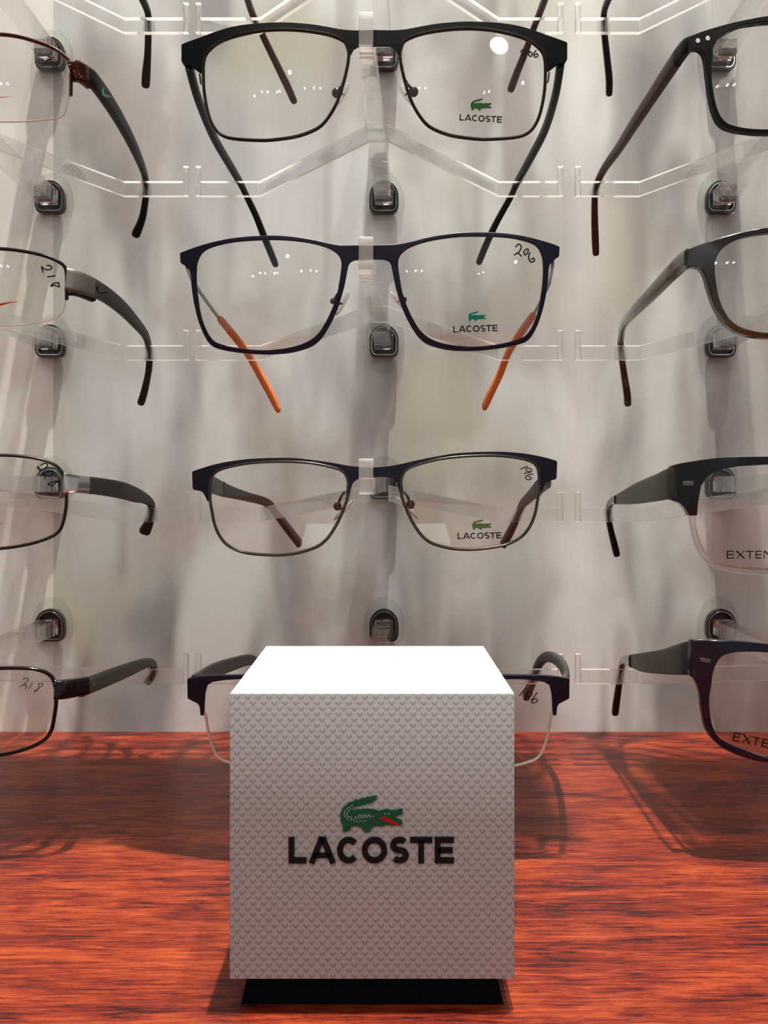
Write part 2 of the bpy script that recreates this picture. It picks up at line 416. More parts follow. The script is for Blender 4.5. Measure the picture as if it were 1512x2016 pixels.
# stroke letters on the real layout of the wordmark: x in units of the cap height
def arc(cx, cy, rx, ry, a0, a1, n=22):
    return [(cx+rx*math.cos(math.radians(a0+(a1-a0)*i/n)), cy+ry*math.sin(math.radians(a0+(a1-a0)*i/n))) for i in range(n+1)]
def letter(ch, x0, x1, s, ser=0):
    """strokes of a capital between x0 and x1, height 0..1, stroke width s -> list of (polyline, width)"""
    h = s/2; a, b = x0+h, x1-h; m = (x0+x1)/2
    if ch == 'L': return [([(a, 1), (a, h), (x1, h)], s)]
    if ch == 'E': return [([(x1, 1-h), (a, 1-h), (a, h), (x1, h)], s), ([(a, .5), (x1-.07*(x1-x0), .5)], s)]
    if ch == 'T': return [([(x0, 1-h), (x1, 1-h)], s), ([(m, 1-h), (m, 0)], s)]
    if ch == 'A': return [([(a, 0), (m-h*.1, 1)], s), ([(b, 0), (m+h*.1, 1)], s), ([(x0+.2*(x1-x0), .30), (x1-.2*(x1-x0), .30)], s*.85)]
    if ch == 'C': return [(arc(m+.03, .5, (x1-x0)/2-h, .5-h, 45, 315), s)]
    if ch == 'O': return [(arc(m, .5, (x1-x0)/2-h, .5-h, 0, 360, 30), s)]
    if ch == 'S':
        r = (1-s)/4; wx = (x1-x0)/2-h
        up = arc(m, .5+r, wx, r, 40, 270, 16); dn = arc(m, .5-r, wx, r, 90, -140, 16)
        return [(up+dn[1:], s)]
    if ch == 'X': return [([(a, 1), (b, 0)], s*1.25), ([(b, 1), (a, 0)], s*.6)]
    if ch == 'N': return [([(a, 0), (a, 1)], s*.7), ([(a, 1), (b, 0)], s*1.2), ([(b, 0), (b, 1)], s*.7)]
WORD = [('L', 115, 255), ('A', 272, 485), ('C', 488, 668), ('O', 688, 885), ('S', 910, 1055), ('T', 1065, 1238), ('E', 1258, 1408)]
def wordmark(stroke):
    out = []
    for ch, a, b in WORD:
        out += letter(ch, (a-115)/206, (b-115)/206, stroke)
    return out, (1408-115)/206
def strokes_to_quads(strokes):
    q = []
    for pl, wd in strokes: q += ribbon(pl, wd)
    return q
CROC = [(805, 105), (790, 100), (740, 113), (735, 108), (700, 125), (690, 120), (650, 138), (640, 133), (600, 155), (590, 150), (560, 180), (545, 182), (532, 215), (522, 225), (518, 260), (520, 300), (537, 330), (537, 370), (545, 380), (572, 380), (598, 366), (602, 342),
        (640, 335), (682, 345), (693, 370), (705, 368), (712, 388), (728, 382), (738, 388), (757, 372), (766, 350), (800, 335), (850, 337), (900, 328), (935, 332), (975, 332), (1003, 322), (1003, 302), (988, 290), (960, 283), (925, 272), (962, 262), (1003, 240), (1007, 206),
        (985, 204), (960, 214), (905, 215), (882, 205), (850, 213), (812, 222), (780, 210), (740, 206), (700, 207), (650, 212), (618, 220), (606, 210), (612, 196), (650, 184), (700, 172), (760, 155), (795, 135)]
MOUTH = [(818, 278), (850, 262), (885, 266), (905, 282), (940, 302), (972, 318), (972, 330), (930, 326), (890, 306), (860, 290)]
DOTS = [(610, 178), (590, 188), (572, 198), (596, 203), (559, 214), (583, 217), (551, 230), (573, 233), (548, 245), (569, 249), (554, 259), (577, 262), (567, 276), (590, 267), (585, 287), (606, 268), (607, 284)] + \
       [(628+i*22, 300-i*1.5) for i in range(5)] + [(625+i*21, 280-i*3) for i in range(7)] + [(638+i*21, 264-i*2) for i in range(6)] + [(662+i*20, 250-i*.5) for i in range(5)] + [(775, 258)]

# ---------------------------------------------------------------- the place: printed wall and wooden shelf
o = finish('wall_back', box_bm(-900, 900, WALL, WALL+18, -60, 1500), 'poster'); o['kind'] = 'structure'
o = finish('display_shelf', box_bm(-900, 900, -260, WALL-.2, -30, 0), 'wood')
o['label'] = 'red-brown wood grain shelf the white cube stands on'; o['category'] = 'shelf'

# unseen boards added overhead to keep the ceiling spots off the shelf's back
for i, (xa, xb) in enumerate(((-900, 77.5), (109.5, 900)), 1):
    o = finish('shade_board_%d' % i, box_bm(xa, xb, 332, 405, 620, 632), 'board'); o['kind'] = 'structure'

# ---------------------------------------------------------------- display cube
KF = 561/75.0; YF = F/KF                # px per mm and distance of the front face
bx0, bx1 = (452-CX)/KF, (1013-CX)/KF
bz1 = CAMZ-(1365-HOR)/KF; bz0 = CAMZ-(1928-HOR)/KF
cube = thing('display_cube', ((bx0+bx1)/2, YF+37.5, 0), 'white cube with a green reptile emblem and black lettering on the red shelf', 'display block')
finish('cube_body', box_bm(bx0, bx1, YF, YF+75, bz0, bz1, .35, 2), 'card', cube, angle=30)
body = cube.children[0]; body.data.materials.append(M['littop'])  # overhead light put into the colour: top faces get a whiter card
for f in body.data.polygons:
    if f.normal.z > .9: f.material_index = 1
bm = bmesh.new(); ins, fl = 4.5, 2.5
top = [bm.verts.new(p) for p in ((bx0+ins, YF+ins, bz0+.05), (bx1-ins, YF+ins, bz0+.05), (bx1-ins, YF+75-ins, bz0+.05), (bx0+ins, YF+75-ins, bz0+.05))]
bot = [bm.verts.new(p) for p in ((bx0+fl, YF+fl, .02), (bx1-fl, YF+fl, .02), (bx1-fl, YF+75-fl, .02), (bx0+fl, YF+75-fl, .02))]
bm.faces.new(top); bm.faces.new(bot)
for i in range(4): bm.faces.new((top[i], top[(i+1) % 4], bot[(i+1) % 4], bot[i]))
finish('base', bm, 'base', cube, label='black flared base')
def bmap(off):
    return lambda px, py: Vector(((px-CX)/KF, YF-off, CAMZ-(py-HOR)/KF))
st, wl = wordmark(.215)
x0, x1, yb, yt = 568.5, 893.5, 1698, 1647
sc = (x1-x0)/wl; hsc = (yb-yt)
q = strokes_to_quads(st)
finish('lettering', solid_quads([tuple((x0+p[0]*sc, yb-p[1]*hsc) for p in Q) for Q in q], bmap(.7), Vector((0, .75, 0))), 'letter', cube, smooth=False, label='raised black capital letters')
cz = lambda p: (540+p[0]/3.979, 1540+p[1]/3.979)
em = finish('emblem', plate([[cz(p) for p in CROC]], bmap(.7), Vector((0, .75, 0))), 'logogreen', cube, smooth=False, label='green reptile emblem')
finish('emblem_mouth', plate([[cz(p) for p in MOUTH]], bmap(.82), Vector((0, .2, 0))), 'logored', cube, smooth=False).parent = em
em.children[0].location = (0, 0, 0)
bm = bmesh.new()
for d in DOTS + [(868, 241), (896, 240)]:
    x, y = cz(d); plate([[(x+.95*math.cos(a*math.pi/4), y+.95*math.sin(a*math.pi/4)) for a in range(8)]], bmap(.8), Vector((0, .12, 0)), bm)
dots = finish('scale_pattern', bm, 'logowhite', cube, smooth=False); dots.parent = em

# ---------------------------------------------------------------- acrylic holders
ROWZ = {r: CAMZ+(971-y)/F*WALL for r, y in ((1, 117), (2, 396.5), (3, 677), (4, 954), (5, 1231))}
COLX = {'left': (-188.6, -188.0), 'middle': (0.0, -2.3), 'right': (190.3, 186.0)}   # x at the wall, x at the crossbar
BARY, JY, DROP = 456.0, 411.0, 15.6
def arm_x(col, Y):
    a, b = COLX[col]; return a+(b-a)*(WALL-Y)/(WALL-BARY)
NOTCH = {2: -1.9, 3: .3, 4: .7, 5: .1, 1: -1.9}
GROUP_H = 'clear acrylic holders on the printed wall'
def edge_faces(o, profile=False):
    o.data.materials.append(M['hookedge' if profile else 'edge'])
    for f in o.data.polygons:
        if (abs(f.normal.x) < .5 if profile else abs(f.normal.z) > .8): f.material_index = 1
def holder(col, row, label):
    zm = ROWZ[row]; xw = COLX[col][0]
    t = thing('eyeglasses_holder', (xw, WALL, zm), label, 'display holder', GROUP_H)
    # oval wall plate
    pl = [(xw+11.8*math.cos(a*math.pi/24), zm+16.6*math.sin(a*math.pi/24)) for a in range(48)]
    bm = bmesh.new(); rings = []
    for q, yy in ((1.0, WALL-.1), (1.0, WALL-1.2), (.955, WALL-2.0), (.90, WALL-2.2)):
        rings.append([bm.verts.new((xw+(x-xw)*q, yy, zm+(z-zm)*q)) for x, z in pl])
    for A, B in zip(rings, rings[1:]):
        for k in range(48): bm.faces.new((A[k], A[(k+1) % 48], B[(k+1) % 48], B[k]))
    bm.faces.new(rings[0]); bm.faces.new(rings[-1])
    finish('mount_plate', bm, 'plate', t)
    # D-shaped dark clip: round on top, flat at the bottom
    def dshape(s, top=1.0):
        p = [(8.2*s*math.cos(a), .8+9.2*s*math.sin(a)*top) for a in [math.pi*k/20 for k in range(21)]]
        p += [(-8.2*s, -4.5*s), (-7.2*s, -7.2*s), (-5.6*s, -8.2*s), (5.6*s, -8.2*s), (7.2*s, -7.2*s), (8.2*s, -4.5*s)]
        return p
    mp = lambda x, z: Vector((xw+x, WALL-6.2, zm+z))
    finish('mount_clip', plate([dshape(1), dshape(.80)[::-1]], mp, Vector((0, 3.9, 0))), 'clip', t, label='dark clip')
    finish('clip_core', plate([dshape(.79)], lambda x, z: Vector((xw+x, WALL-3.4, zm+z)), Vector((0, 1.1, 0))), 'clip', t, label='dark clip core')
    rr = [(xw+x*.86, WALL-6.25, zm+z*.86) for x, z in dshape(1)]
    finish('clip_ring', tube(rr, .22, .22, closed=True, seg=6), 'chrome', t, label='thin bright ring')
    # arm: side profile with a notch and tongue at its tip
    nb = NOTCH[row]
    prof = [(WALL-16.2, 4.2), (346, 4.0), (346, -5.4), (352, -5.4), (JY, -4.2), (WALL-16.2, -4.2)]
    bm = bmesh.new(); sides = []
    for sgn in (-1, 1):
        vs = []
        for Y, dz in prof:
            hw = 2.65+(4.9-2.65)*max(0, (Y-332))/(WALL-332)
            vs.append(bm.verts.new((arm_x(col, Y)+sgn*hw, Y, zm+dz)))
        sides.append(vs)
    n = len(prof)
    bm.faces.new(sides[0]); bm.faces.new(sides[1][::-1])
    for k in range(n): bm.faces.new((sides[0][k], sides[0][(k+1) % n], sides[1][(k+1) % n], sides[1][k]))
    finish('arm', bm, 'acrylic', t, smooth=False)
    tc = [(345.9, 3.9), (342.4, 4.0), (341.6, 3.4), (341.4, nb-.35), (335.4, nb-.35), (335.2, 6.6), (334.6, 7.6), (332.0, 7.6), (331.4, 7.0), (331.3, -4.6), (333, -5.4), (345.9, -5.4)]
    bm = bmesh.new(); sides = []
    for sgn in (-1, 1):
        sides.append([bm.verts.new((arm_x(col, Y)+sgn*(2.65+2.25*max(0, (Y-332))/(WALL-332)), Y, zm+dz)) for Y, dz in tc])
    bm.faces.new(sides[0]); bm.faces.new(sides[1][::-1])
    for k in range(len(tc)): bm.faces.new((sides[0][k], sides[0][(k+1) % len(tc)], sides[1][(k+1) % len(tc)], sides[1][k]))
    tip = finish('hook', bm, 'tipacrylic', t, smooth=False, label='upright acrylic hook at the tip')
    edge_faces(tip, True)
    rt = finish('arm_root', box_bm(xw-5.1, xw+5.1, WALL-16, WALL-6.4, zm-4.4, zm+4.4, .5, 2), 'tipacrylic', t, label='clear block where the arm enters the clip')
    md = tip.modifiers.new('edge', 'BEVEL'); md.width = .3*MM; md.segments = 2; md.limit_method = 'ANGLE'
    # crossbar: V from the arm back to the temple rests, with upturned ends
    xc = COLX[col][1]; hb = 3.55; tb = 1.5
    pts = [(-88.5, BARY, -DROP), (-59.2, BARY, -DROP), (-4.3, JY+1.5, -4.9), (4.3, JY+1.5, -4.9), (59.2, BARY, -DROP), (88.5, BARY, -DROP)]
    bm = bmesh.new(); secs = []
    for x, y, dz in pts:
        secs.append([bm.verts.new((xc+x, y+sy, zm+dz+sz)) for sy, sz in ((-tb, -hb), (tb, -hb), (tb, hb), (-tb, hb))])
    for A, B in zip(secs, secs[1:]):
        for k in range(4): bm.faces.new((A[k], A[(k+1) % 4], B[(k+1) % 4], B[k]))
    bm.faces.new(secs[0]); bm.faces.new(secs[-1])
    bar = finish('crossbar', bm, 'acrylic', t, smooth=False)
    edge_faces(bar)
    for sgn in (-1, 1):
        xe = xc+sgn*88.4
        e = finish('end_stop', box_bm(min(xe, xe+sgn*2.8), max(xe, xe+sgn*2.8), BARY-tb, BARY+tb, zm-DROP-hb, zm-DROP+11.2, .5, 2), 'acrylic', t); edge_faces(e)
    return t

# ---------------------------------------------------------------- eyeglasses
TILT, CZ, YBR = .14, 1/230.0, 337.0
class Glasses:
    def __init__(s, pc, zc, label, mirror=None, dz=0.0, group='eyeglasses on the display', thick=1.2, base=YBR, tilt=TILT, tip=0.0):
        s.tip = tip
        s.pc = pc; s.Xc = (pc-CX)/F*base; s.zc = CAMZ+(HOR-zc)/F*base; s.dz = dz; s.base = base; s.th = thick; s.tilt = tilt
        s.t = thing('eyeglasses', (s.Xc, base, s.zc+dz), label, 'glasses', group)
    def surf(s, X, Z):
        d = abs(X-s.Xc); e = max(d, 10.0)
        y = .10*e+(e-36)**2/260-(1.0+26*26/260)
        dz = Z-s.zc
        return s.base+y-s.tilt*dz+CZ*dz*dz-.4
    def at(s, px, py, off=0.0):
        Y = s.base
        for _ in range(6):
            p = W3(px, py, Y); Y = s.surf(p.x, p.z)
        p = W3(px, py, Y)
        return Vector((p.x, p.y+off, p.z+s.dz))
    def mir(s, P):
        """mirror photo-space points across the frame's own centre line"""
        return [(2*s.pc-x, y-s.tip*2*(s.pc-x)) for x, y in P]   # s.tip: the pair hangs slightly askew
    def front(s, loops, mat, name='frame_front', off=0.0, th=None, label=None, parent=None, bevel=.28):
        bm = plate(loops, lambda x, y: s.at(x, y, off), Vector((0, th or s.th, 0)))
        bmesh.ops.triangulate(bm, faces=bm.faces[:])
        o = finish(name, bm, mat, s.t, angle=40, label=label)
        if bevel:
            md = o.modifiers.new('edge', 'BEVEL'); md.width = bevel*MM; md.segments = 2; md.limit_method = 'ANGLE'; md.angle_limit = math.radians(50)
        return o
    def lens(s, loop, mat='lens', off=.5, inner=10):
        cx = sum(p[0] for p in loop)/len(loop); cy = sum(p[1] for p in loop)/len(loop)
        bm = bmesh.new(); sides = []
        for o2 in (off, off+1.3):
            rings = []
            for k in range(inner, 0, -1):
                q = k/inner
                rings.append([bm.verts.new(s.at(cx+(x-cx)*q, cy+(y-cy)*q, o2)) for x, y in loop])
            c = bm.verts.new(s.at(cx, cy, o2))
            n = len(loop)
            for A, B in zip(rings, rings[1:]):
                for k in range(n): bm.faces.new((A[k], A[(k+1) % n], B[(k+1) % n], B[k]))
            for k in range(n): bm.faces.new((rings[-1][k], rings[-1][(k+1) % n], c))
            sides.append(rings[0])
        n = len(loop)
        for k in range(n): bm.faces.new((sides[0][k], sides[0][(k+1) % n], sides[1][(k+1) % n], sides[1][k]))
        return finish('lens', bm, mat, s.t, angle=45)
    def rim(s, pts, r, mat, closed=False, off=.7, ry=None, name='rim', label=None):
        return finish(name, tube([s.at(x, y, off) for x, y in pts], r, ry or r, closed=closed), mat, s.t, label=label)
    def temple(s, pts, mat, name='temple', roundend=True, parent=None, label=None, power=3.2, roundstart=False):
        P = []
        for px, py, Y, h, t in pts:
            p = W3(px, py, Y); P.append((p.x, p.y, p.z+s.dz, h, t))
        o = finish(name, sweep_temple(P, roundend=roundend, power=power, roundstart=roundstart), mat, s.t, label=label)
        if parent: o.parent = parent
        return o
    def write(s, strokes, wd, mat, lens, name='handwritten_number', off=.18, smooth=True, label=None):
        q = []
        for pl in strokes:
            q += ribbon(catmull(pl, 5) if smooth and len(pl) > 2 else pl, wd, taper=False)
        o = finish(name, solid_quads(q, lambda x, y: s.at(x, y, off), Vector((0, .15, 0))), mat, s.t, smooth=False, label=label); o.parent = lens
        return o
    def logo(s, lens, p0, p1, h, croc, crocmat):
        """wordmark along the baseline p0 -> p1 (px), cap height h, and the reptile in the box croc"""
        st, wl = wordmark(.18); ux, uy = (p1[0]-p0[0])/wl, (p1[1]-p0[1])/wl; k = math.hypot(ux, uy)
        nx, ny = uy/k*h, -ux/k*h
        Q = [tuple((p0[0]+p[0]*ux+p[1]*nx, p0[1]+p[0]*uy+p[1]*ny) for p in quad) for quad in strokes_to_quads(st)]
        o = finish('printed_lettering', solid_quads(Q, lambda x, y: s.at(x, y, .18), Vector((0, .12, 0))), 'ink', s.t, smooth=False); o.parent = lens
        x0, y0, x1, y1 = croc
        o = finish('printed_emblem', plate([[(x0+(p[0]-518)/(1007-518)*(x1-x0), y0+(p[1]-100)/(388-100)*(y1-y0)) for p in CROC]], lambda x, y: s.at(x, y, .18), Vector((0, .12, 0))), crocmat, s.t, smooth=False); o.parent = lens
    def pad(s, a, b, ball, armfrom, Y=347, r=1.9, wdt=2.9):
        A, B = W3(*a, Y-1), W3(*b, Y+2)
        A.z += s.dz; B.z += s.dz
        m = (A+B)/2; d = (B-A); L = d.length/2; d.normalize()
        bm = bmesh.new(); bmesh.ops.create_uvsphere(bm, u_segments=20, v_segments=12, radius=1)
        side = d.cross(Vector((0, 1, 0))).normalized(); dep = d.cross(side).normalized()
        for v in bm.verts:
            c = v.co.copy(); v.co = m+d*c.z*L+side*c.x*1.1+dep*c.y*wdt
        p = finish('nose_pad', bm, 'pad', s.t, label='clear nose pad')
        bc = W3(*ball, Y-2.5); bc.z += s.dz
        bm = bmesh.new(); bmesh.ops.create_uvsphere(bm, u_segments=16, v_segments=10, radius=r)
        for v in bm.verts: v.co += bc
        st = s.at(*armfrom, 1.0)
        mid = (st+bc)/2+Vector((0, 2.2, 1.0))
        tube([Vector(q) for q in catmull([st, st+Vector((0, 1.5, .3)), mid, bc], 5)], .55, bm=bm, seg=8)
        tube([bc, bc+(m-bc)*.5+Vector((0, .5, 0)), m], .5, bm=bm, seg=8)
        q = finish('pad_arm', bm, 'gundark', s.t); q.parent = p

cat = catmull
GR = 'eyeglasses on the display'
# ---- G1: black brow bar, thin brown metal rims
def brow1(s):
    topL = [(357, 89), (362, 85), (395.6, 72.8), (423, 62.5), (451, 54), (479, 48.6), (506.7, 45.8), (534.4, 44.2), (562, 43.8), (590, 45.3), (617.8, 48), (645.6, 52.6), (673, 57.5), (701, 59.5), (737, 58.5)]
    botL = [(737, 88.5), (713, 88.6), (704, 90.3), (695.6, 95.8), (690.8, 105.6), (684.5, 105), (683, 91.7), (677.5, 82), (659, 72.8), (631.7, 65.3), (590, 59.7), (548, 58.3), (506.7, 61.7), (465, 70.8), (437, 80.6), (417.8, 93), (406.7, 105.6), (402.5, 119.4), (400, 140), (394, 142), (381.7, 133), (376, 128.3), (360.8, 126.4), (357, 119.4)]
    top = cat(topL, 4)
    bl = cat(botL[:4], 3)[:-1]+botL[3:6]+cat(botL[5:19], 4)[1:]+botL[19:]
    right = s.mir(top[:-1])[::-1]; rb = s.mir(bl[1:])[::-1]
    return top+right+rb+bl[:1]+bl[1:]
RIM1 = [(402, 112), (399.7, 152.8), (402.5, 188.9), (410.8, 227.8), (423, 252.8), (440, 266.7), (465, 272.5), (506.7, 275), (534, 274.4), (576, 268.9), (604, 261), (629, 248.6), (645.6, 230.6), (662, 202.8), (673, 172), (683, 133), (686.5, 106),
        (683, 90), (677.5, 80), (659, 70.5), (631.7, 63.3), (590, 57.7), (548, 56.3), (506.7, 59.7), (465, 68.5), (437, 78.5), (417.8, 91)]
def zline(py, zh, Yh=345.0, zT=None, Yb=457.0):
    """distance at which a nearly level temple meets the sight line py"""
    k = (HOR-py)/F; m = (zT-zh)/(Yb-Yh)
    return (zh-Yh*m)/(k-m)
def run(P, zh, zT, h, t):
    out = []
    for px, py in P: out.append((px, py, zline(py, zh, 345.0, zT), h, t))
    return out

def make_g1():
    s = Glasses(737, 160, 'black brow-bar eyeglasses with thin rims and black temples, topmost complete pair of the middle column', group=GR, tip=.005)
    s.front([brow1(s)], 'black', label='matte black brow bar', th=1.6)
    L = cat(RIM1, 4, True); R = s.mir(L)
    s.rim(L, .62, 'gundark', True, ry=.9); s.rim(R, .62, 'gundark', True, ry=.9)
    l1 = s.lens(L); l2 = s.lens(R)
    s.logo(l2, (904.5, 236.5), (988, 241.5), 12.6, (926.5, 193, 968, 217.5), 'green')
    Z = lambda x, y: (700+x/3.436, y/3.436)
    s.write([[Z(1118, 352), Z(1130, 335), Z(1150, 345), Z(1138, 366), Z(1122, 362)], [Z(1178, 345), Z(1172, 368), Z(1188, 380), Z(1196, 362), Z(1178, 345)], [Z(1225, 336), Z(1206, 362), Z(1214, 385), Z(1234, 378), Z(1228, 362), Z(1210, 370)]], 2.5, 'ink', l2)
    s.write([[( 566.5, 139), (569.5, 139)]], .01, 'ink', l1) if False else None
    zh, zT = 158.5, 157.6
    pre = [(390, 194.4), (420.6, 269.4), (456.7, 332)]
    Lp = [(372, 128, 345, 4.6, 3.0)]+run(pre, zh, zT, 4.4, 2.8)+[(474, 362, 463, 4.0, 2.8), (487, 389, 467, 4.0, 3.0), (504, 425, 471, 4.2, 3.2), (520.6, 467, 475, 4.6, 3.4), (534.4, 500.6, 478, 5.0, 3.4), (541, 517, 479.5, 4.8, 3.2)]
    s.temple(Lp, 'black')
    pre = [(1093, 189), (1072.5, 256), (1043, 314)]
    Rp = [(1103, 128, 345, 4.6, 3.0)]+run(pre, zh, zT, 4.4, 2.8)+[(1017, 361, 463, 4.0, 2.8), (1005.6, 387, 467, 4.0, 3.0), (976.5, 440, 472, 4.2, 3.2), (956, 484, 476, 4.8, 3.4), (944.6, 512, 479, 5.0, 3.3)]
    s.temple(Rp, 'black')
    for sg in (0, 1):
        P = [(389, 140), (392, 140), (394, 158), (391, 158)]
        if sg: P = s.mir(P)
        s.front([P], 'gun', name='hinge', off=2, th=2, label='small metal hinge', bevel=0)
    s.pad((688, 163), (667, 208), (663, 183), (674, 162)); s.pad((785, 165), (811, 208), (814, 181), (800, 158))
    return s
# ---- G2: navy sheet metal front, orange temple tips
def make_g2():
    s = Glasses(728, 580, 'thin navy metal eyeglasses with bright orange temple tips', group=GR, tip=.017)
    top = cat([(354, 497.8), (367.8, 492), (395.6, 482.5), (423, 475), (451, 469.4), (479, 465.8), (506.7, 463.9), (534, 463), (562, 463.9), (590, 466.7), (617.8, 471.4), (645.6, 477.8), (673, 482), (705, 482), (728, 481.5)], 4)
    bot = cat([(728, 510.6), (708, 511), (695.6, 513), (687, 520), (683, 536.7), (677.5, 564.4), (667.8, 597.8), (656.7, 625.6), (640, 656), (626, 673), (609.4, 683.9), (576, 693.6), (540, 697.2), (506.7, 697), (465, 693.4), (431.7, 687), (414, 678.5), (401, 658.9), (390, 631), (381.7, 597.8), (376.5, 562), (375.5, 545), (372.5, 532), (364, 523), (355, 517)], 4)
    outer = top+s.mir(top[:-1])[::-1]+s.mir(bot[1:])[::-1]+bot
    hole = cat([(387, 531), (388.6, 517), (395.6, 500.6), (409.4, 489.4), (437, 480.6), (465, 475.6), (506.7, 472.5), (548, 471.7), (590, 475), (617.8, 479.7), (645.6, 488), (662, 497.8), (670, 508.9), (672, 522.8), (669, 547.8), (662, 583.9), (648, 620), (628.9, 653), (606.7, 671.4), (576, 682.5), (540, 688), (506.7, 688.9), (465, 684.4), (434.4, 677), (419, 668.6), (406.7, 650.6), (395.6, 620), (388.6, 575.6), (386.7, 550)], 4, True)
    R = s.mir(hole)
    s.front([outer, hole, R], 'navy', label='navy metal front', th=1.3)
    big = lambda H: [(x+(x-sum(p[0] for p in H)/len(H))*.012, y+(y-sum(p[1] for p in H)/len(H))*.016) for x, y in H]
    l1 = s.lens(big(hole), off=.4); l2 = s.lens(big(R), off=.4)
    s.logo(l2, (892.5, 654.5), (980, 652.0), 13, (922, 612.5, 956.5, 632), 'teal')
    Z = lambda x, y: (700+x/3.436, 420+y/3.436)
    s.write([[Z(1083, 228), Z(1103, 207), Z(1122, 225), Z(1108, 258), Z(1076, 280), Z(1098, 268), Z(1124, 290)], [Z(1152, 243), Z(1140, 262), Z(1148, 280), Z(1165, 265), Z(1168, 243), Z(1152, 240)], [Z(1180, 262), Z(1172, 298), Z(1185, 327), Z(1210, 322), Z(1206, 302), Z(1188, 312)]], 2.7, 'ink', l2)
    # temples: thin steel then orange tips
    zh, zT = (HOR-512)/F*345, 79.6-3
    zh = 88.5; zT = 77.2
    k = lambda x, y, h, t: (x, y, min(462, zline(y, zh, 345.0, zT)), h, t)
    t1 = s.temple([(368, 519, 346, 4.0, 1.2), k(376, 545, 2.6, 1.1), k(388.6, 567, 1.9, 1.1), k(412, 600.6, 1.8, 1.1), k(434, 630, 1.8, 1.1)], 'steel', roundend=False)
    s.temple([k(433, 627, 2.6, 2.6), k(437.5, 633, 3.2, 3.0), k(450, 648, 3.4, 3.2), (468, 670, 449, 3.6, 3.2), (484, 690, 460, 3.8, 3.2), (494, 706, 465, 4.0, 3.2), (512, 738, 470, 5.0, 3.4), (531, 772, 475, 6.0, 3.4), (545, 800, 479, 6.6, 3.0)], 'orange', 'temple_tip', parent=t1, label='orange temple tip', roundstart=True)
    t2 = s.temple([(1088, 519, 346, 4.0, 1.2), k(1084, 545, 2.6, 1.1), k(1080, 561, 1.9, 1.1), k(1061, 600, 1.8, 1.1), k(1050, 620, 1.8, 1.1)], 'steel', roundend=False)
    s.temple([k(1050, 619, 2.6, 2.6), k(1046.5, 625, 3.2, 3.0), k(1036, 640, 3.4, 3.2), (1020, 663, 449, 3.6, 3.2), (1004, 688, 460, 3.8, 3.2), (996, 706, 465, 4.0, 3.2), (985, 734, 470, 5.0, 3.4), (967.8, 770, 475, 6.2, 3.4), (956.5, 795, 479, 6.6, 3.0)], 'orange', 'temple_tip', parent=t2, label='orange temple tip', roundstart=True)
    s.pad((688, 574), (662, 622), (656, 593), (672, 570), r=1.2); s.pad((766, 572), (802, 616), (795, 590), (782, 566), r=1.2)
    return s
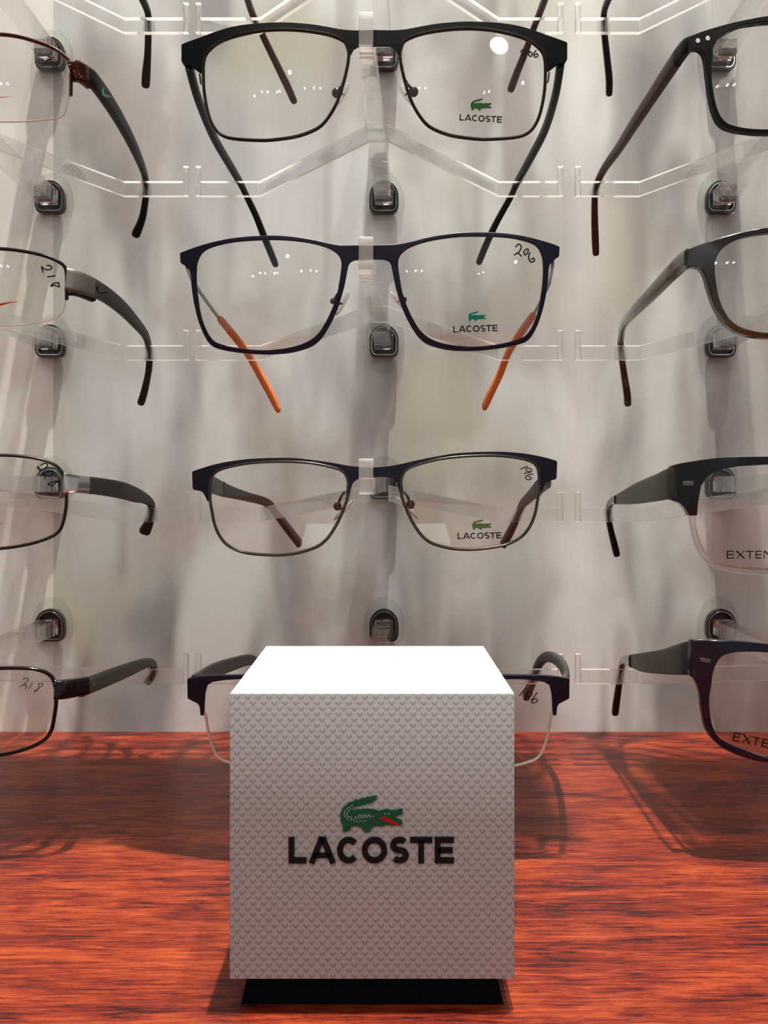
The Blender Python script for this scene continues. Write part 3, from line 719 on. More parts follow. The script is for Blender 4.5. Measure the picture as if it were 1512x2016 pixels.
# ---- G3: navy brow, gunmetal rims
def make_g3():
    s = Glasses(737.5, 1000, 'navy brow-bar eyeglasses with gunmetal lower rims, just above the cube', group=GR, tip=.029)
    top = cat([(378, 930.5), (381.7, 927), (409, 918), (437, 911), (465, 906.4), (492.8, 903.3), (534.4, 901.4), (576, 901.4), (603.9, 904), (631.7, 907.5), (659.4, 911.7), (687, 916.7), (715, 919.7), (737.5, 920)], 4)
    bot = [(737.5, 939.7), (720.6, 940), (703.9, 943.9), (694, 952.8), (688.6, 972), (681, 973.6), (683.5, 952.8), (681.7, 941.7), (674.7, 930.6), (659, 923.4), (617.8, 914.4), (576, 910.6), (534, 910.6), (492.8, 913.3), (451, 920.8), (428.9, 929), (419, 938.9), (415.6, 952.8), (414.4, 975), (413.6, 988), (408, 986.7), (403.9, 977.8), (397, 968), (381.7, 964.4), (379, 959.7)]
    b2 = cat(bot[:5], 3)[:-1]+bot[4:6]+cat(bot[6:20], 4)+cat(bot[20:], 3)
    outer = top+s.mir(top[:-1])[::-1]+s.mir(b2[1:])[::-1]+b2
    s.front([outer], 'navy', label='satin navy brow bar', th=1.6)
    loop = cat([(413, 985), (416.4, 1005.6), (420.6, 1027.8), (428.9, 1050), (442.8, 1069.4), (465, 1083), (492.8, 1090), (540, 1093), (576, 1090.5), (603.9, 1084), (628.9, 1073.6), (648, 1055.6), (665, 1027.8), (676, 1002.8), (684.5, 978), (686, 953), (683, 939.5), (675.5, 928.6), (659, 921), (617.8, 912), (576, 908.5), (534, 908.5), (492.8, 911), (451, 918.5), (427.5, 927), (416.5, 938), (413, 955)], 4, True)
    R = s.mir(loop)
    s.rim(loop, .6, 'gun', True, ry=.85); s.rim(R, .6, 'gun', True, ry=.85)
    l1 = s.lens(loop); l2 = s.lens(R)
    s.logo(l2, (901, 1061.5), (987.5, 1060), 12.3, (929.5, 1022.5, 968, 1043.5), 'olivegreen')
    Z = lambda x, y: (980+x/15.12, 890+y/15.12)
    s.write([[Z(680, 510), Z(790, 460), Z(900, 420)], [Z(1000, 590), Z(860, 560), Z(840, 500), Z(910, 480), Z(1005, 520), Z(990, 590), Z(870, 620), Z(780, 645)], [Z(1065, 672), Z(980, 655), Z(880, 700), Z(830, 750), Z(870, 820), Z(980, 815), Z(985, 755), Z(900, 725)]], 2.2, 'purpleink', l2)
    t1 = s.temple([(394, 944, 345.5, 6.5, 2.0), (406, 948, 350, 6.5, 2.0), (420.6, 955.6, 360, 6.8, 2.0), (440, 964, 375, 6.0, 2.0)], 'greytemple', roundend=False, label='grey temple')
    s.temple([(436, 962.5, 372, 6.2, 2.6), (451, 968, 388, 5.2, 2.8), (484, 977.5, 420, 4.2, 2.8), (517.8, 986.5, 448, 4.0, 2.8), (533, 996, 462, 4.0, 2.8), (545, 1012, 467, 4.6, 2.9), (560, 1032, 471, 5.0, 3.0), (577, 1054, 476, 5.2, 3.0), (590, 1071, 480, 5.0, 3.0)], 'rubber', 'temple_tip', parent=t1, roundend=False, power=5, label='dark temple tip')
    t2 = s.temple([(1080, 944, 345.5, 6.5, 2.0), (1073, 950, 355, 6.4, 2.0), (1058, 963, 375, 6.0, 2.0)], 'greytemple', roundend=False, label='grey temple')
    s.temple([(1061, 960, 372, 6.2, 2.6), (1049, 972, 395, 5.0, 2.8), (1036, 985, 430, 4.2, 2.8), (1028, 994, 461, 4.2, 2.8), (1018, 1018, 467, 4.6, 2.8), (1010, 1036, 471, 5, 2.9), (1001, 1054, 476, 5.2, 3.0), (990, 1073, 480, 5, 3.0)], 'rubber', 'temple_tip', parent=t2, roundend=False, power=5, label='dark temple tip')
    s.pad((697, 984), (657, 1024), (664.6, 997), (676, 972), r=1.6); s.pad((779, 977), (824, 1022), (808, 993), (797, 972), r=1.75)
    return s
# ---- G4: semi-rimless with navy brow
def make_g4():
    s = Glasses(745, 1420, 'navy half-rim eyeglasses partly hidden behind the white cube', group=GR)
    top = cat([(368.5, 1336.7), (392, 1332.5), (421.8, 1330), (451.6, 1329.3), (478, 1329), (520, 1329), (600, 1331), (690, 1336), (745, 1338)], 4)
    bot = [(745, 1366), (725, 1366), (704, 1372), (697, 1385), (694, 1405), (688, 1405), (690, 1385), (684, 1366), (665, 1352), (620, 1344), (560, 1339), (510, 1337.5), (471, 1337.5), (444, 1339), (418.9, 1342.7), (407, 1350), (403, 1366.5), (401.8, 1388.8), (400.8, 1409), (394.5, 1409), (392.8, 1391.8), (389, 1385.8), (369, 1375.4)]
    outer = top+s.mir(top[:-1])[::-1]+s.mir(bot[1:])[::-1]+bot
    s.front([outer], 'navy', label='navy half-rim brow', th=2.2)
    loop = cat([(404, 1406.7), (410, 1445), (420, 1478), (432, 1494.5), (451.6, 1503), (500, 1514), (560, 1517), (620, 1511), (655, 1495), (678, 1460), (688, 1425), (691, 1390), (684, 1366), (665, 1351), (620, 1342), (560, 1337.5), (510, 1336), (471, 1336), (444, 1337.5), (419, 1341), (406, 1349), (402, 1366.5)], 4, True)
    R = s.mir(loop)
    l1 = s.lens(loop); l2 = s.lens(R)
    low = cat([(402.5, 1404), (404, 1412), (410, 1445), (420, 1478), (432, 1494.5), (451.6, 1503), (500, 1514), (560, 1517), (620, 1511), (655, 1495), (678, 1460), (688, 1425), (690.5, 1400)], 4)
    s.rim(low, .55, 'nylon', name='nylon_cord', label='clear nylon cord', off=1.0); s.rim(s.mir(low), .55, 'nylon', name='nylon_cord', label='clear nylon cord', off=1.0)
    Z = lambda x, y: (1000+x/7.464, 1270+y/7.464)
    s.write([[Z(165, 755), Z(265, 625)], [Z(300, 690), Z(265, 720), Z(290, 760), Z(350, 735), Z(345, 690), Z(300, 690), Z(260, 810)], [Z(435, 695), Z(345, 825), Z(380, 852), Z(437, 825), Z(410, 790), Z(345, 825)]], 2.0, 'ink', l2)
    s.temple([(381, 1346, 345.5, 6.5, 2.4), (398, 1334, 366, 6.5, 2.6), (425, 1319, 392, 6.5, 2.8), (462, 1306, 425, 6.0, 3.0), (492, 1299, 450, 5.2, 3.2), (507, 1310, 463, 5.0, 3.4), (520, 1340, 469, 5.6, 3.6), (535, 1390, 476, 6.0, 3.6)], 'greytemple', label='grey temple')
    s.temple([(1110, 1350, 345.5, 6.5, 2.4), (1115, 1334, 366, 6.5, 2.6), (1110, 1315, 396, 6.2, 2.9), (1097, 1299, 432, 5.6, 3.2), (1078, 1293, 455, 5.2, 3.4), (1062, 1305, 464, 5.0, 3.6), (1050, 1336, 468, 5.4, 3.8), (1037, 1368, 474, 5.6, 3.8)], 'greytemple', label='grey temple')
    return s
# ---- left column: near halves visible; fronts are completed by mirroring across their centre line
LPC = -246
def left_front(s, edge, topn):
    """edge: right lens outline in px, from the top left corner clockwise; returns closed loop"""
    return cat(edge, 4, True)
NOSE_T = [(-150, 100), (-120, 76)]
def make_l1():
    s = Glasses(LPC, 150, 'half-rimless eyeglasses with glossy brown corner and teal mark on the thick black temple', group=GR)
    E = [(-110, 76), (-50, 67), (0, 66), (39.7, 71.5), (79, 83.5), (106, 94.5), (127, 110), (137, 125), (136, 148), (134.5, 175), (132, 196), (127, 217), (121.7, 226), (106, 231.5), (53, 236.8), (0, 238), (-60, 236), (-110, 226), (-142, 200), (-158, 160), (-158, 120), (-140, 92)]
    L = cat(E, 4, True); R = s.mir(L)
    l1 = s.lens(L); l2 = s.lens(R)
    tp = cat([(-158, 150), (-158, 120), (-140, 92), (-110, 76), (-50, 67), (0, 66), (39.7, 71.5), (79, 83.5), (106, 94.5), (127, 110), (138, 126), (138.5, 150), (138, 188)], 4)
    s.rim(tp, .7, 'brown', ry=.9, label='brown top rim'); s.rim(s.mir(tp), .7, 'brown', ry=.9, label='brown top rim')
    lo = cat([(138, 184), (132.5, 196), (127.5, 217), (121.7, 226.5), (106, 232), (53, 237.3), (0, 238.5), (-60, 236.5), (-110, 226.5), (-142, 200), (-158, 160)], 4)
    s.rim(lo, .3, 'nylon', name='nylon_cord', label='clear nylon cord'); s.rim(s.mir(lo), .3, 'nylon', name='nylon_cord')
    br = [(-158, 108), (-175, 92), (LPC, 84)]
    s.rim(cat(br+s.mir(br[:-1])[::-1], 5), 1.0, 'brown', name='bridge')
    for m in (0, 1):
        f = s.mir if m else (lambda P: P)
        c = finish('corner_piece', sweep_temple([(*s.at(*f([(137, 143)])[0]), 7.6, 3.0), (*s.at(*f([(150, 140)])[0]), 7.8, 3.6), (*s.at(*f([(163, 144)])[0], 1.0), 7.6, 4.0), (*(s.at(*f([(172, 150)])[0], 3.5)), 7.4, 3.6)], roundend=False, power=5), 'brown', s.t, label='glossy brown corner piece')
    zh, zT = 157.5, 156.2
    pre = [(185, 160), (211, 196), (238, 240), (264.5, 292)]
    hh = [7.0, 7.0, 6.6, 5.4]
    P = [(172, 149, 347, 7.0, 3.6)]+[(x, y, min(448, zline(y-6, zh, 345, zT)+2), h, 3.4) for (x, y), h in zip(pre, hh)]
    P += [(283, 338, 452, 4.0, 3.0), (288, 368, 464, 3.6, 3.0), (286, 397, 468, 3.8, 3.2), (280, 430, 472, 4.2, 3.6), (269, 458, 477, 5.0, 4.6)]
    a = s.temple(P, 'black', label='thick black temple')
    # teal swoosh printed on the outer face of the temple
    K = lambda x, y: (100+x/7.56, 100+y/7.56)
    swo = [K(790, 535), K(765, 570), K(757, 620), K(775, 665), K(830, 685), K(915, 690), K(850, 655), K(805, 640), K(780, 610), K(778, 570)]
    o = finish('printed_mark', plate([swo], lambda x, y: W3(x, y, 345.5+(x-205)*.35), Vector((0, .8, 0))), 'tealmark', s.t, smooth=False, label='teal curved mark'); o.parent = a
    P2 = []
    for (x, y, Y, h, t) in P:
        q = W3(x, y, Y); P2.append((2*s.Xc-q.x, q.y, q.z, h, t))
    finish('temple', sweep_temple(P2), 'black', s.t)
    Z = lambda x, y: (x/3.78, y/3.78)
    s.write([[Z(292, 436), Z(325, 447), Z(372, 442), Z(380, 426), Z(352, 418)], [Z(335, 455), Z(358, 440), Z(372, 458), Z(343, 468), Z(385, 484)], [Z(432, 458), Z(392, 468), Z(398, 502), Z(422, 492), Z(402, 468)]], 2.4, 'ink', l1)
    s.front([[(22, 189.5), (0, 192), (-30, 200), (-55, 205), (-80, 196), (-86, 180), (-74, 165), (-76, 182), (-62, 191), (-35, 192), (0, 190.5)]], 'redprint', name='printed_mark', off=.18, th=.12, label='red printed mark', bevel=0).parent = l1
    return s
def make_l2():
    s = Glasses(LPC, 570, 'half-rimless eyeglasses with grey corner block and dark olive-black temple', group=GR)
    E = [(-110, 499), (-50, 490), (0, 488.8), (39.7, 492.8), (79.4, 500.7), (105.8, 510), (124, 522), (128, 535), (128, 560), (126.5, 584), (123, 610.5), (111, 623.7), (87.3, 631.6), (39.7, 639), (0, 640), (-60, 637), (-110, 626), (-142, 600), (-158, 562), (-158, 530), (-142, 510)]
    L = cat(E, 4, True); R = s.mir(L)
    l1 = s.lens(L); l2 = s.lens(R)
    tp = cat([(-158, 562), (-158, 530), (-142, 510), (-110, 499), (-50, 490), (0, 488.8), (39.7, 492.8), (79.4, 500.7), (105.8, 510), (124, 522), (129.5, 537), (130, 560), (130, 590)], 4)
    s.rim(tp, .7, 'blackgloss', ry=.9, label='black top rim'); s.rim(s.mir(tp), .7, 'blackgloss', ry=.9)
    lo = cat([(129, 588), (123.5, 610.5), (111, 624), (87.3, 632), (39.7, 639.5), (0, 640.5), (-60, 637.5), (-110, 626.5), (-142, 600), (-158, 562)], 4)
    s.rim(lo, .25, 'nylon', name='nylon_cord', label='clear nylon cord'); s.rim(s.mir(lo), .25, 'nylon', name='nylon_cord')
    br = [(-158, 532), (-175, 516), (LPC, 508)]
    s.rim(cat(br+s.mir(br[:-1])[::-1], 5), 1.0, 'blackgloss', name='bridge')
    for m in (0, 1):
        f = s.mir if m else (lambda P: P)
        finish('corner_piece', sweep_temple([(*s.at(*f([(129, 550)])[0]), 8.6, 2.6), (*s.at(*f([(145, 553)])[0], .5), 8.6, 3.0), (*s.at(*f([(160, 557)])[0], 2), 8.2, 3.2), (*s.at(*f([(174, 561)])[0], 5.0), 7.6, 3.0)], roundend=False, power=6), 'greymetal', s.t, label='grey metal corner block')
        finish('hinge', sweep_temple([(*s.at(*f([(130, 577)])[0], 1.5), 1.2, 2.6), (*s.at(*f([(150, 577)])[0], 2.5), 1.4, 3), (*s.at(*f([(172, 583)])[0], 7), 1.4, 3)], roundend=False), 'black', s.t)
    P = [(173, 561, 351, 7.6, 3.4), (206, 579, 372, 7.0, 3.4), (238, 604, 395, 6.6, 3.4), (264.5, 632, 420, 5.6, 3.2), (285.7, 659, 446, 4.4, 3.0), (294, 688, 463, 3.6, 3.0), (294, 716, 468, 3.6, 3.2), (291, 740, 471, 3.8, 3.2), (284, 771.8, 475, 4.2, 3.6), (278.5, 790, 478, 4.2, 3.9)]
    a = s.temple(P, 'rubber', label='dark temple')
    K = lambda x, y: (x/3.78, 420+y/3.78)
    o = finish('printed_mark', tube([W3(*K(x, y), 352.5+(x-725)*.012) for x, y in ((728, 540), (722, 562), (735, 585), (765, 592), (800, 584))], .35, seg=6), 'faint', s.t, label='small dark mark'); o.parent = a
    P2 = [(2*s.Xc-W3(x, y, Y).x, Y, W3(x, y, Y).z, h, t) for x, y, Y, h, t in P]
    finish('temple', sweep_temple(P2), 'rubber', s.t)
    s.write([[K(345, 386), K(376, 390), K(382, 410), K(352, 420), K(318, 408), K(308, 395), K(318, 440)], [K(350, 472), K(410, 464)], [K(440, 515), K(395, 520), K(378, 542), K(402, 534), K(440, 546), K(430, 515)]], 2.6, 'ink', l1)
    s.front([[(39, 593), (20, 596), (0, 602), (-30, 610), (-50, 608), (-60, 590), (-48, 574), (-50, 594), (-35, 601), (0, 597), (20, 594)]], 'redprint', name='printed_mark', off=.18, th=.12, label='red printed mark', bevel=0).parent = l1
    return s
def make_l3(dz=0.0, label=None, detail=True):
    s = Glasses(LPC, 988, label or 'thin dark-rimmed eyeglasses with silver corner block and short dark temple', dz=dz, group=GR)
    E = [(-110, 908), (-50, 898), (0, 896), (39.7, 898), (79.4, 904), (105.8, 914.7), (119, 927), (127, 945), (129.6, 978), (128.3, 1002), (123, 1028.4), (113.8, 1047), (92.6, 1060), (53, 1072), (0, 1080), (-60, 1082), (-110, 1074), (-142, 1048), (-158, 1010), (-160, 960), (-142, 922)]
    L = cat(E, 4, True); R = s.mir(L)
    l1 = s.lens(L); l2 = s.lens(R)
    s.rim(L, .62, 'gundark', True, ry=.9); s.rim(R, .62, 'gundark', True, ry=.9)
    br = [(-158, 945), (-178, 925), (LPC, 916)]
    s.rim(cat(br+s.mir(br[:-1])[::-1], 5), 1.0, 'gundark', name='bridge')
    for m in (0, 1):
        f = s.mir if m else (lambda P: P)
        finish('corner_piece', sweep_temple([(*s.at(*f([(125, 952)])[0]), 7.8, 2.2), (*s.at(*f([(131, 952)])[0], .2), 7.6, 2.8), (*s.at(*f([(146, 953)])[0], 1.5), 6.8, 3.0), (*s.at(*f([(163, 954)])[0], 5), 6.4, 3.0)], roundend=False, power=6), 'silver', s.t, label='silver corner block')
    P = [(162, 954, 350, 6.6, 3.2), (198, 958, 372, 7.0, 3.3), (238, 965, 398, 7.4, 3.4), (266, 974, 425, 7.0, 3.4), (284, 981, 445, 5.2, 3.4), (297, 992, 460, 3.8, 3.6), (298, 1012, 466, 3.8, 3.8), (293, 1030, 470, 4.2, 4.8), (286, 1044, 474, 4.6, 6.0)]
    a = s.temple(P, 'rubber')
    P2 = [(2*s.Xc-W3(x, y, Y).x, Y, W3(x, y, Y).z+dz, h, t) for x, y, Y, h, t in P]
    finish('temple', sweep_temple(P2), 'rubber', s.t)
    if detail:
        K = lambda x, y: (x/3.78, 830+y/3.78)
        s.write([[K(300, 325), K(335, 310), K(352, 325), K(322, 356), K(282, 350), K(283, 335), K(297, 376)], [K(345, 376), K(385, 370), K(396, 386), K(365, 406), K(322, 394), K(325, 380), K(336, 431)], [K(450, 438), K(385, 452), K(358, 468), K(388, 478), K(418, 450), K(448, 458), K(430, 482)]], 2.4, 'ink', l1)
        s.write([[(-12, 1033), (4, 1031)]], 1.6, 'redprint', l1, name='printed_mark', smooth=False, label='red printed mark')
    return s
def make_l4():
    s = Glasses(LPC, 1400, 'glossy black wire-rim eyeglasses with olive-black temple, bottom left corner pair', group=GR)
    E = [(-120, 1328), (-60, 1318), (0, 1316), (47.6, 1316), (73, 1319), (95, 1328), (106, 1344), (109.5, 1378), (104.8, 1416), (98.4, 1441), (82.5, 1460), (47.6, 1476), (0, 1487), (-60, 1492), (-115, 1484), (-146, 1458), (-160, 1420), (-160, 1375), (-146, 1342)]
    L = cat(E, 4, True); R = s.mir(L)
    l1 = s.lens(L); l2 = s.lens(R)
    s.rim(L, .75, 'blackgloss', True, ry=1.0); s.rim(R, .75, 'blackgloss', True, ry=1.0)
    br = [(-158, 1365), (-178, 1348), (LPC, 1340)]
    s.rim(cat(br+s.mir(br[:-1])[::-1], 5), 1.0, 'blackgloss', name='bridge')
    for m in (0, 1):
        f = s.mir if m else (lambda P: P)
        finish('corner_piece', sweep_temple([(*s.at(*f([(106, 1358)])[0]), 7.2, 2.6), (*s.at(*f([(120, 1358)])[0], .4), 7.2, 3.4), (*s.at(*f([(140, 1356)])[0], 1.5), 7.0, 3.6), (*s.at(*f([(163, 1354)])[0], 5), 6.6, 3.4)], roundend=False, power=5), 'blackgloss', s.t, label='glossy black corner piece')
    P = [(160, 1355, 348, 6.6, 3.6), (190.5, 1343, 368, 6.6, 3.6), (222, 1330.5, 392, 6.6, 3.6), (254, 1318, 418, 6.2, 3.5), (285.7, 1306, 446, 5.0, 3.4), (300, 1307, 460, 4.2, 3.4), (303, 1320, 466, 3.8, 3.4), (299, 1331, 469, 4.0, 3.6), (293, 1340, 471, 4.0, 4)]
    a = s.temple(P, 'olive', label='olive-black temple')
    K = lambda x, y: (x/3.15, 1200+y/3.15)
    o = finish('printed_mark', tube([W3(*K(x, y), 357+(x-560)*.01) for x, y in ((560, 452), (560, 470), (572, 476), (590, 462))], .28, seg=6), 'tealmark', s.t, label='small green mark'); o.parent = a
    P2 = [(2*s.Xc-W3(x, y, Y).x, Y, W3(x, y, Y).z, h, t) for x, y, Y, h, t in P]
    finish('temple', sweep_temple(P2), 'olive', s.t)
    Z = lambda x, y: (x/12.6, 1300+y/12.6)
    s.write([[Z(560, 485), Z(640, 440), Z(692, 480), Z(620, 580), Z(480, 660), Z(560, 618), Z(645, 625), Z(620, 710)], [Z(800, 565), Z(705, 720)], [Z(1040, 640), Z(1060, 592), Z(950, 580), Z(960, 650), Z(930, 730), Z(870, 790), Z(850, 762), Z(940, 710), Z(1040, 640)]], 1.3, 'ink', l1)
    return s
# ---- right column
RPC = 1712
def make_r1():
    s = Glasses(RPC, 150, 'matte black eyeglasses with two silver rivets and dark red temples', thick=3.4, group=GR)
    top = cat([(1358, 71), (1366, 67.5), (1395, 57), (1442.7, 43.7), (1482, 35.7), (1512, 31), (1560, 29), (1610, 36), (1655, 50), (RPC, 58)], 4)
    bot = cat([(RPC, 84), (1697, 92), (1688, 120), (1675, 170), (1655, 222), (1620, 250), (1570, 261), (1512, 262), (1482, 261), (1442.7, 255), (1419, 243.4), (1405.7, 219.6), (1397.7, 185), (1392.4, 145.5), (1388.5, 114), (1382, 99), (1370, 94.5), (1358, 100)], 4)
    outer = top+s.mir(top[:-1])[::-1]+s.mir(bot[1:])[::-1]+bot
    hole = cat([(1401.7, 111), (1403, 95), (1413.6, 76.7), (1429.5, 63.5), (1456, 50), (1482, 45), (1520, 41), (1570, 42), (1620, 52), (1658, 68), (1674, 95), (1668, 145), (1652, 195), (1628, 232), (1590, 249), (1540, 254), (1482, 253.4), (1445, 247), (1427, 238), (1413.6, 217), (1405.7, 185), (1401, 148)], 4, True)
    s.front([outer, hole, s.mir(hole)], 'black', label='matte black front', bevel=.4)
    l1 = s.lens(hole, off=1.0); s.lens(s.mir(hole), off=1.0)
    for x, y in ((1373.4, 80.7), (1393, 76)):
        for xx in (x, 2*RPC-x):
            s.front([[(xx+4.6*math.cos(a*math.pi/8), y+4.9*math.sin(a*math.pi/8)) for a in range(16)]], 'silver', name='rivet', off=-.35, th=.6, label='silver rivet', bevel=.1)
    zh, zT = 164.5, 157.6
    P0 = [(1363, 85, 343.5, 5.6, 3.4), (1352, 91, 346, 6.0, 3.6), (1341, 104, 351, 6.6, 3.6), (1330, 119, 356, 6.8, 3.6)]
    c = s.temple(P0, 'black', name='corner_piece', roundend=False, label='black corner')
    P = [(1334, 114, 354, 6.8, 3.6), (1313, 145, 365, 6.8, 3.6), (1281, 194, 384, 6.4, 3.4), (1249.6, 242, 405, 6.0, 3.4), (1218, 292, 431, 5.2, 3.2), (1191, 330, 452, 4.2, 3.0), (1176, 360, 463, 3.6, 3.0), (1171, 385, 468, 3.6, 3.0), (1170.7, 432, 473, 3.6, 3.4), (1172, 475, 477, 3.6, 3.6), (1173, 497, 479, 3.6, 3.4)]
    s.temple(P, 'red', label='dark red temple')
    for Q, m, nm in ((P0, 'black', 'corner_piece'), (P, 'red', 'temple')):
        finish(nm, sweep_temple([(2*s.Xc-W3(x, y, Y).x, Y, W3(x, y, Y).z, h, t) for x, y, Y, h, t in Q]), m, s.t)
    return s
def make_r2():
    s = Glasses(RPC, 560, 'glossy black to olive tortoise eyeglasses with olive-brown temples', thick=3.6, group=GR)
    top = cat([(1352.7, 492), (1368.6, 485), (1397.7, 474.6), (1442.7, 461), (1482, 452), (1512, 447.6), (1560, 445), (1610, 450), (1660, 462), (RPC, 468)], 4)
    bot = cat([(RPC, 494), (1697, 502), (1688, 530), (1676, 580), (1654, 630), (1622, 656), (1570, 666), (1530, 667), (1495.6, 664.6), (1464, 658.5), (1440, 646.6), (1421.5, 628), (1405.7, 599), (1395, 567), (1388.5, 544), (1379, 529), (1363, 525), (1352, 529)], 4)
    outer = top+s.mir(top[:-1])[::-1]+s.mir(bot[1:])[::-1]+bot
    hole = cat([(1408, 527.5), (1409.6, 511.6), (1419, 493), (1434.8, 480), (1461, 468), (1487.7, 462), (1520, 458), (1570, 458), (1620, 467), (1658, 482), (1672, 508), (1666, 555), (1650, 600), (1625, 638), (1590, 652), (1540, 656), (1493, 653), (1461, 644), (1440, 630.7), (1426.8, 612), (1416, 585.7), (1409.6, 551)], 4, True)
    s.front([outer, hole, s.mir(hole)], 'tortoise', label='glossy black to olive front', bevel=.45)
    s.lens(hole, off=1.0); s.lens(s.mir(hole), off=1.0)
    P = [(1356, 508, 343.5, 7.0, 3.8), (1346, 514, 349, 7.2, 3.8), (1334, 525, 355, 7.2, 3.8), (1318, 541, 362, 6.8, 3.7), (1281, 580, 385, 6.2, 3.6), (1249.6, 612, 412, 5.6, 3.4), (1229, 637, 442, 4.4, 3.2), (1222.5, 665, 462, 3.6, 3.2), (1222, 690, 468, 3.4, 3.2), (1228, 734, 474, 3.8, 3.4), (1234, 772.6, 478, 3.8, 3.8), (1235.5, 793, 481, 3.8, 3.8)]
    s.temple(P, 'tortemple', label='olive-brown temple')
    finish('temple', sweep_temple([(2*s.Xc-W3(x, y, Y).x, Y, W3(x, y, Y).z, h, t) for x, y, Y, h, t in P]), 'tortemple', s.t)
    return s
def text_px(s, lens, letters, p0, ang, h, stroke=.15):
    st = []
    for ch, a, b in letters: st += letter(ch, a/h, b/h, stroke)
    ca, sa = math.cos(math.radians(ang)), math.sin(math.radians(ang))
    Q = [tuple((p0[0]+(p[0]*ca+p[1]*sa)*h, p0[1]+(p[0]*sa-p[1]*ca)*h) for p in quad) for quad in strokes_to_quads(st)]
    o = finish('printed_lettering', solid_quads(Q, lambda x, y: s.at(x, y, .6), Vector((0, .12, 0))), 'ink', s.t, smooth=False); o.parent = lens
def make_r3():
    s = Glasses(RPC, 1010, 'glossy black brow eyeglasses with clear lower rims and wide grey metal temples', thick=3.4, group=GR)
    top = cat([(1321, 919), (1332, 914), (1365, 908), (1409.6, 902), (1454, 900), (1512, 899), (1580, 901), (1650, 908), (RPC, 912)], 4)
    bot = [(RPC, 938), (1698, 946), (1690, 970), (1684, 1000), (1668, 1000), (1674, 960), (1655, 935), (1610, 920), (1560, 915), (1512, 914.5), (1454, 918), (1424.5, 923), (1394.7, 936), (1380, 957), (1374.5, 990), (1372.4, 1015), (1357.5, 1015), (1350, 1001.8), (1338, 990), (1321, 984)]
    outer = top+s.mir(top[:-1])[::-1]+s.mir(bot[1:])[::-1]+bot
    s.front([outer], 'blackgloss', label='glossy black brow', bevel=.5)
    low = cat([(1364.5, 1013), (1366.5, 1032), (1371, 1054), (1380, 1079), (1397.7, 1104), (1424.5, 1117), (1469, 1124), (1512, 1126), (1570, 1124), (1620, 1112), (1655, 1080), (1674, 1030), (1676, 998)], 5)
    loop = low+cat([(1674, 960), (1655, 933), (1610, 918), (1560, 913), (1512, 912.5), (1454, 916), (1424.5, 921), (1394.7, 934), (1379, 957), (1371, 990)], 4)
    l1 = s.lens(loop, off=1.0); s.lens(s.mir(loop), off=1.0)
    s.rim(low, 1.25, 'clearrim', name='rim', label='clear lower rim', off=1.6, ry=1.6); s.rim(s.mir(low), 1.25, 'clearrim', name='rim', label='clear lower rim', off=1.6, ry=1.6)
    for m in (0, 1):
        P = [(1344, 947.5), (1365, 947.5), (1365, 955.6), (1344, 955.6)]
        if m: P = s.mir(P)
        s.front([P], 'greymetal', name='rivet', off=-.4, th=.7, label='small grey metal rivet', bevel=.1)
    text_px(s, l1, [('E', 0, 15), ('X', 18, 36), ('T', 38.5, 53), ('E', 57, 69), ('N', 73, 92)], (1432, 1100), 0, 15.5, .14)
    P = [(1330, 951, 342.5, 11.6, 1.6), (1318.8, 952, 345, 11.6, 1.6), (1306, 956, 352, 11.2, 1.5), (1290.6, 961, 363, 10.6, 1.4), (1254.9, 971, 395, 9.2, 1.4), (1230, 979, 420, 6.6, 1.4), (1212, 984, 442, 4.2, 1.4)]
    t = s.temple(P, 'darkgreymetal', roundend=False, power=6, label='wide brushed grey metal temple')
    P1 = [(1214, 983.5, 439, 4.4, 2.6), (1206, 986, 450, 4.2, 2.8), (1199, 997, 460, 3.6, 3.0), (1197.5, 1016, 465, 3.4, 3.0), (1202, 1042, 470, 3.6, 3.2), (1209, 1070, 475, 3.8, 3.6), (1213.5, 1089, 478, 3.8, 3.6)]
    s.temple(P1, 'blackgloss', 'temple_tip', parent=t, label='black temple tip')
    t2 = finish('temple', sweep_temple([(2*s.Xc-W3(x, y, Y).x, Y, W3(x, y, Y).z, h, tt) for x, y, Y, h, tt in P], roundend=False, power=6), 'darkgreymetal', s.t)
    finish('temple_tip', sweep_temple([(2*s.Xc-W3(x, y, Y).x, Y, W3(x, y, Y).z, h, tt) for x, y, Y, h, tt in P1]), 'blackgloss', s.t).parent = t2
    return s
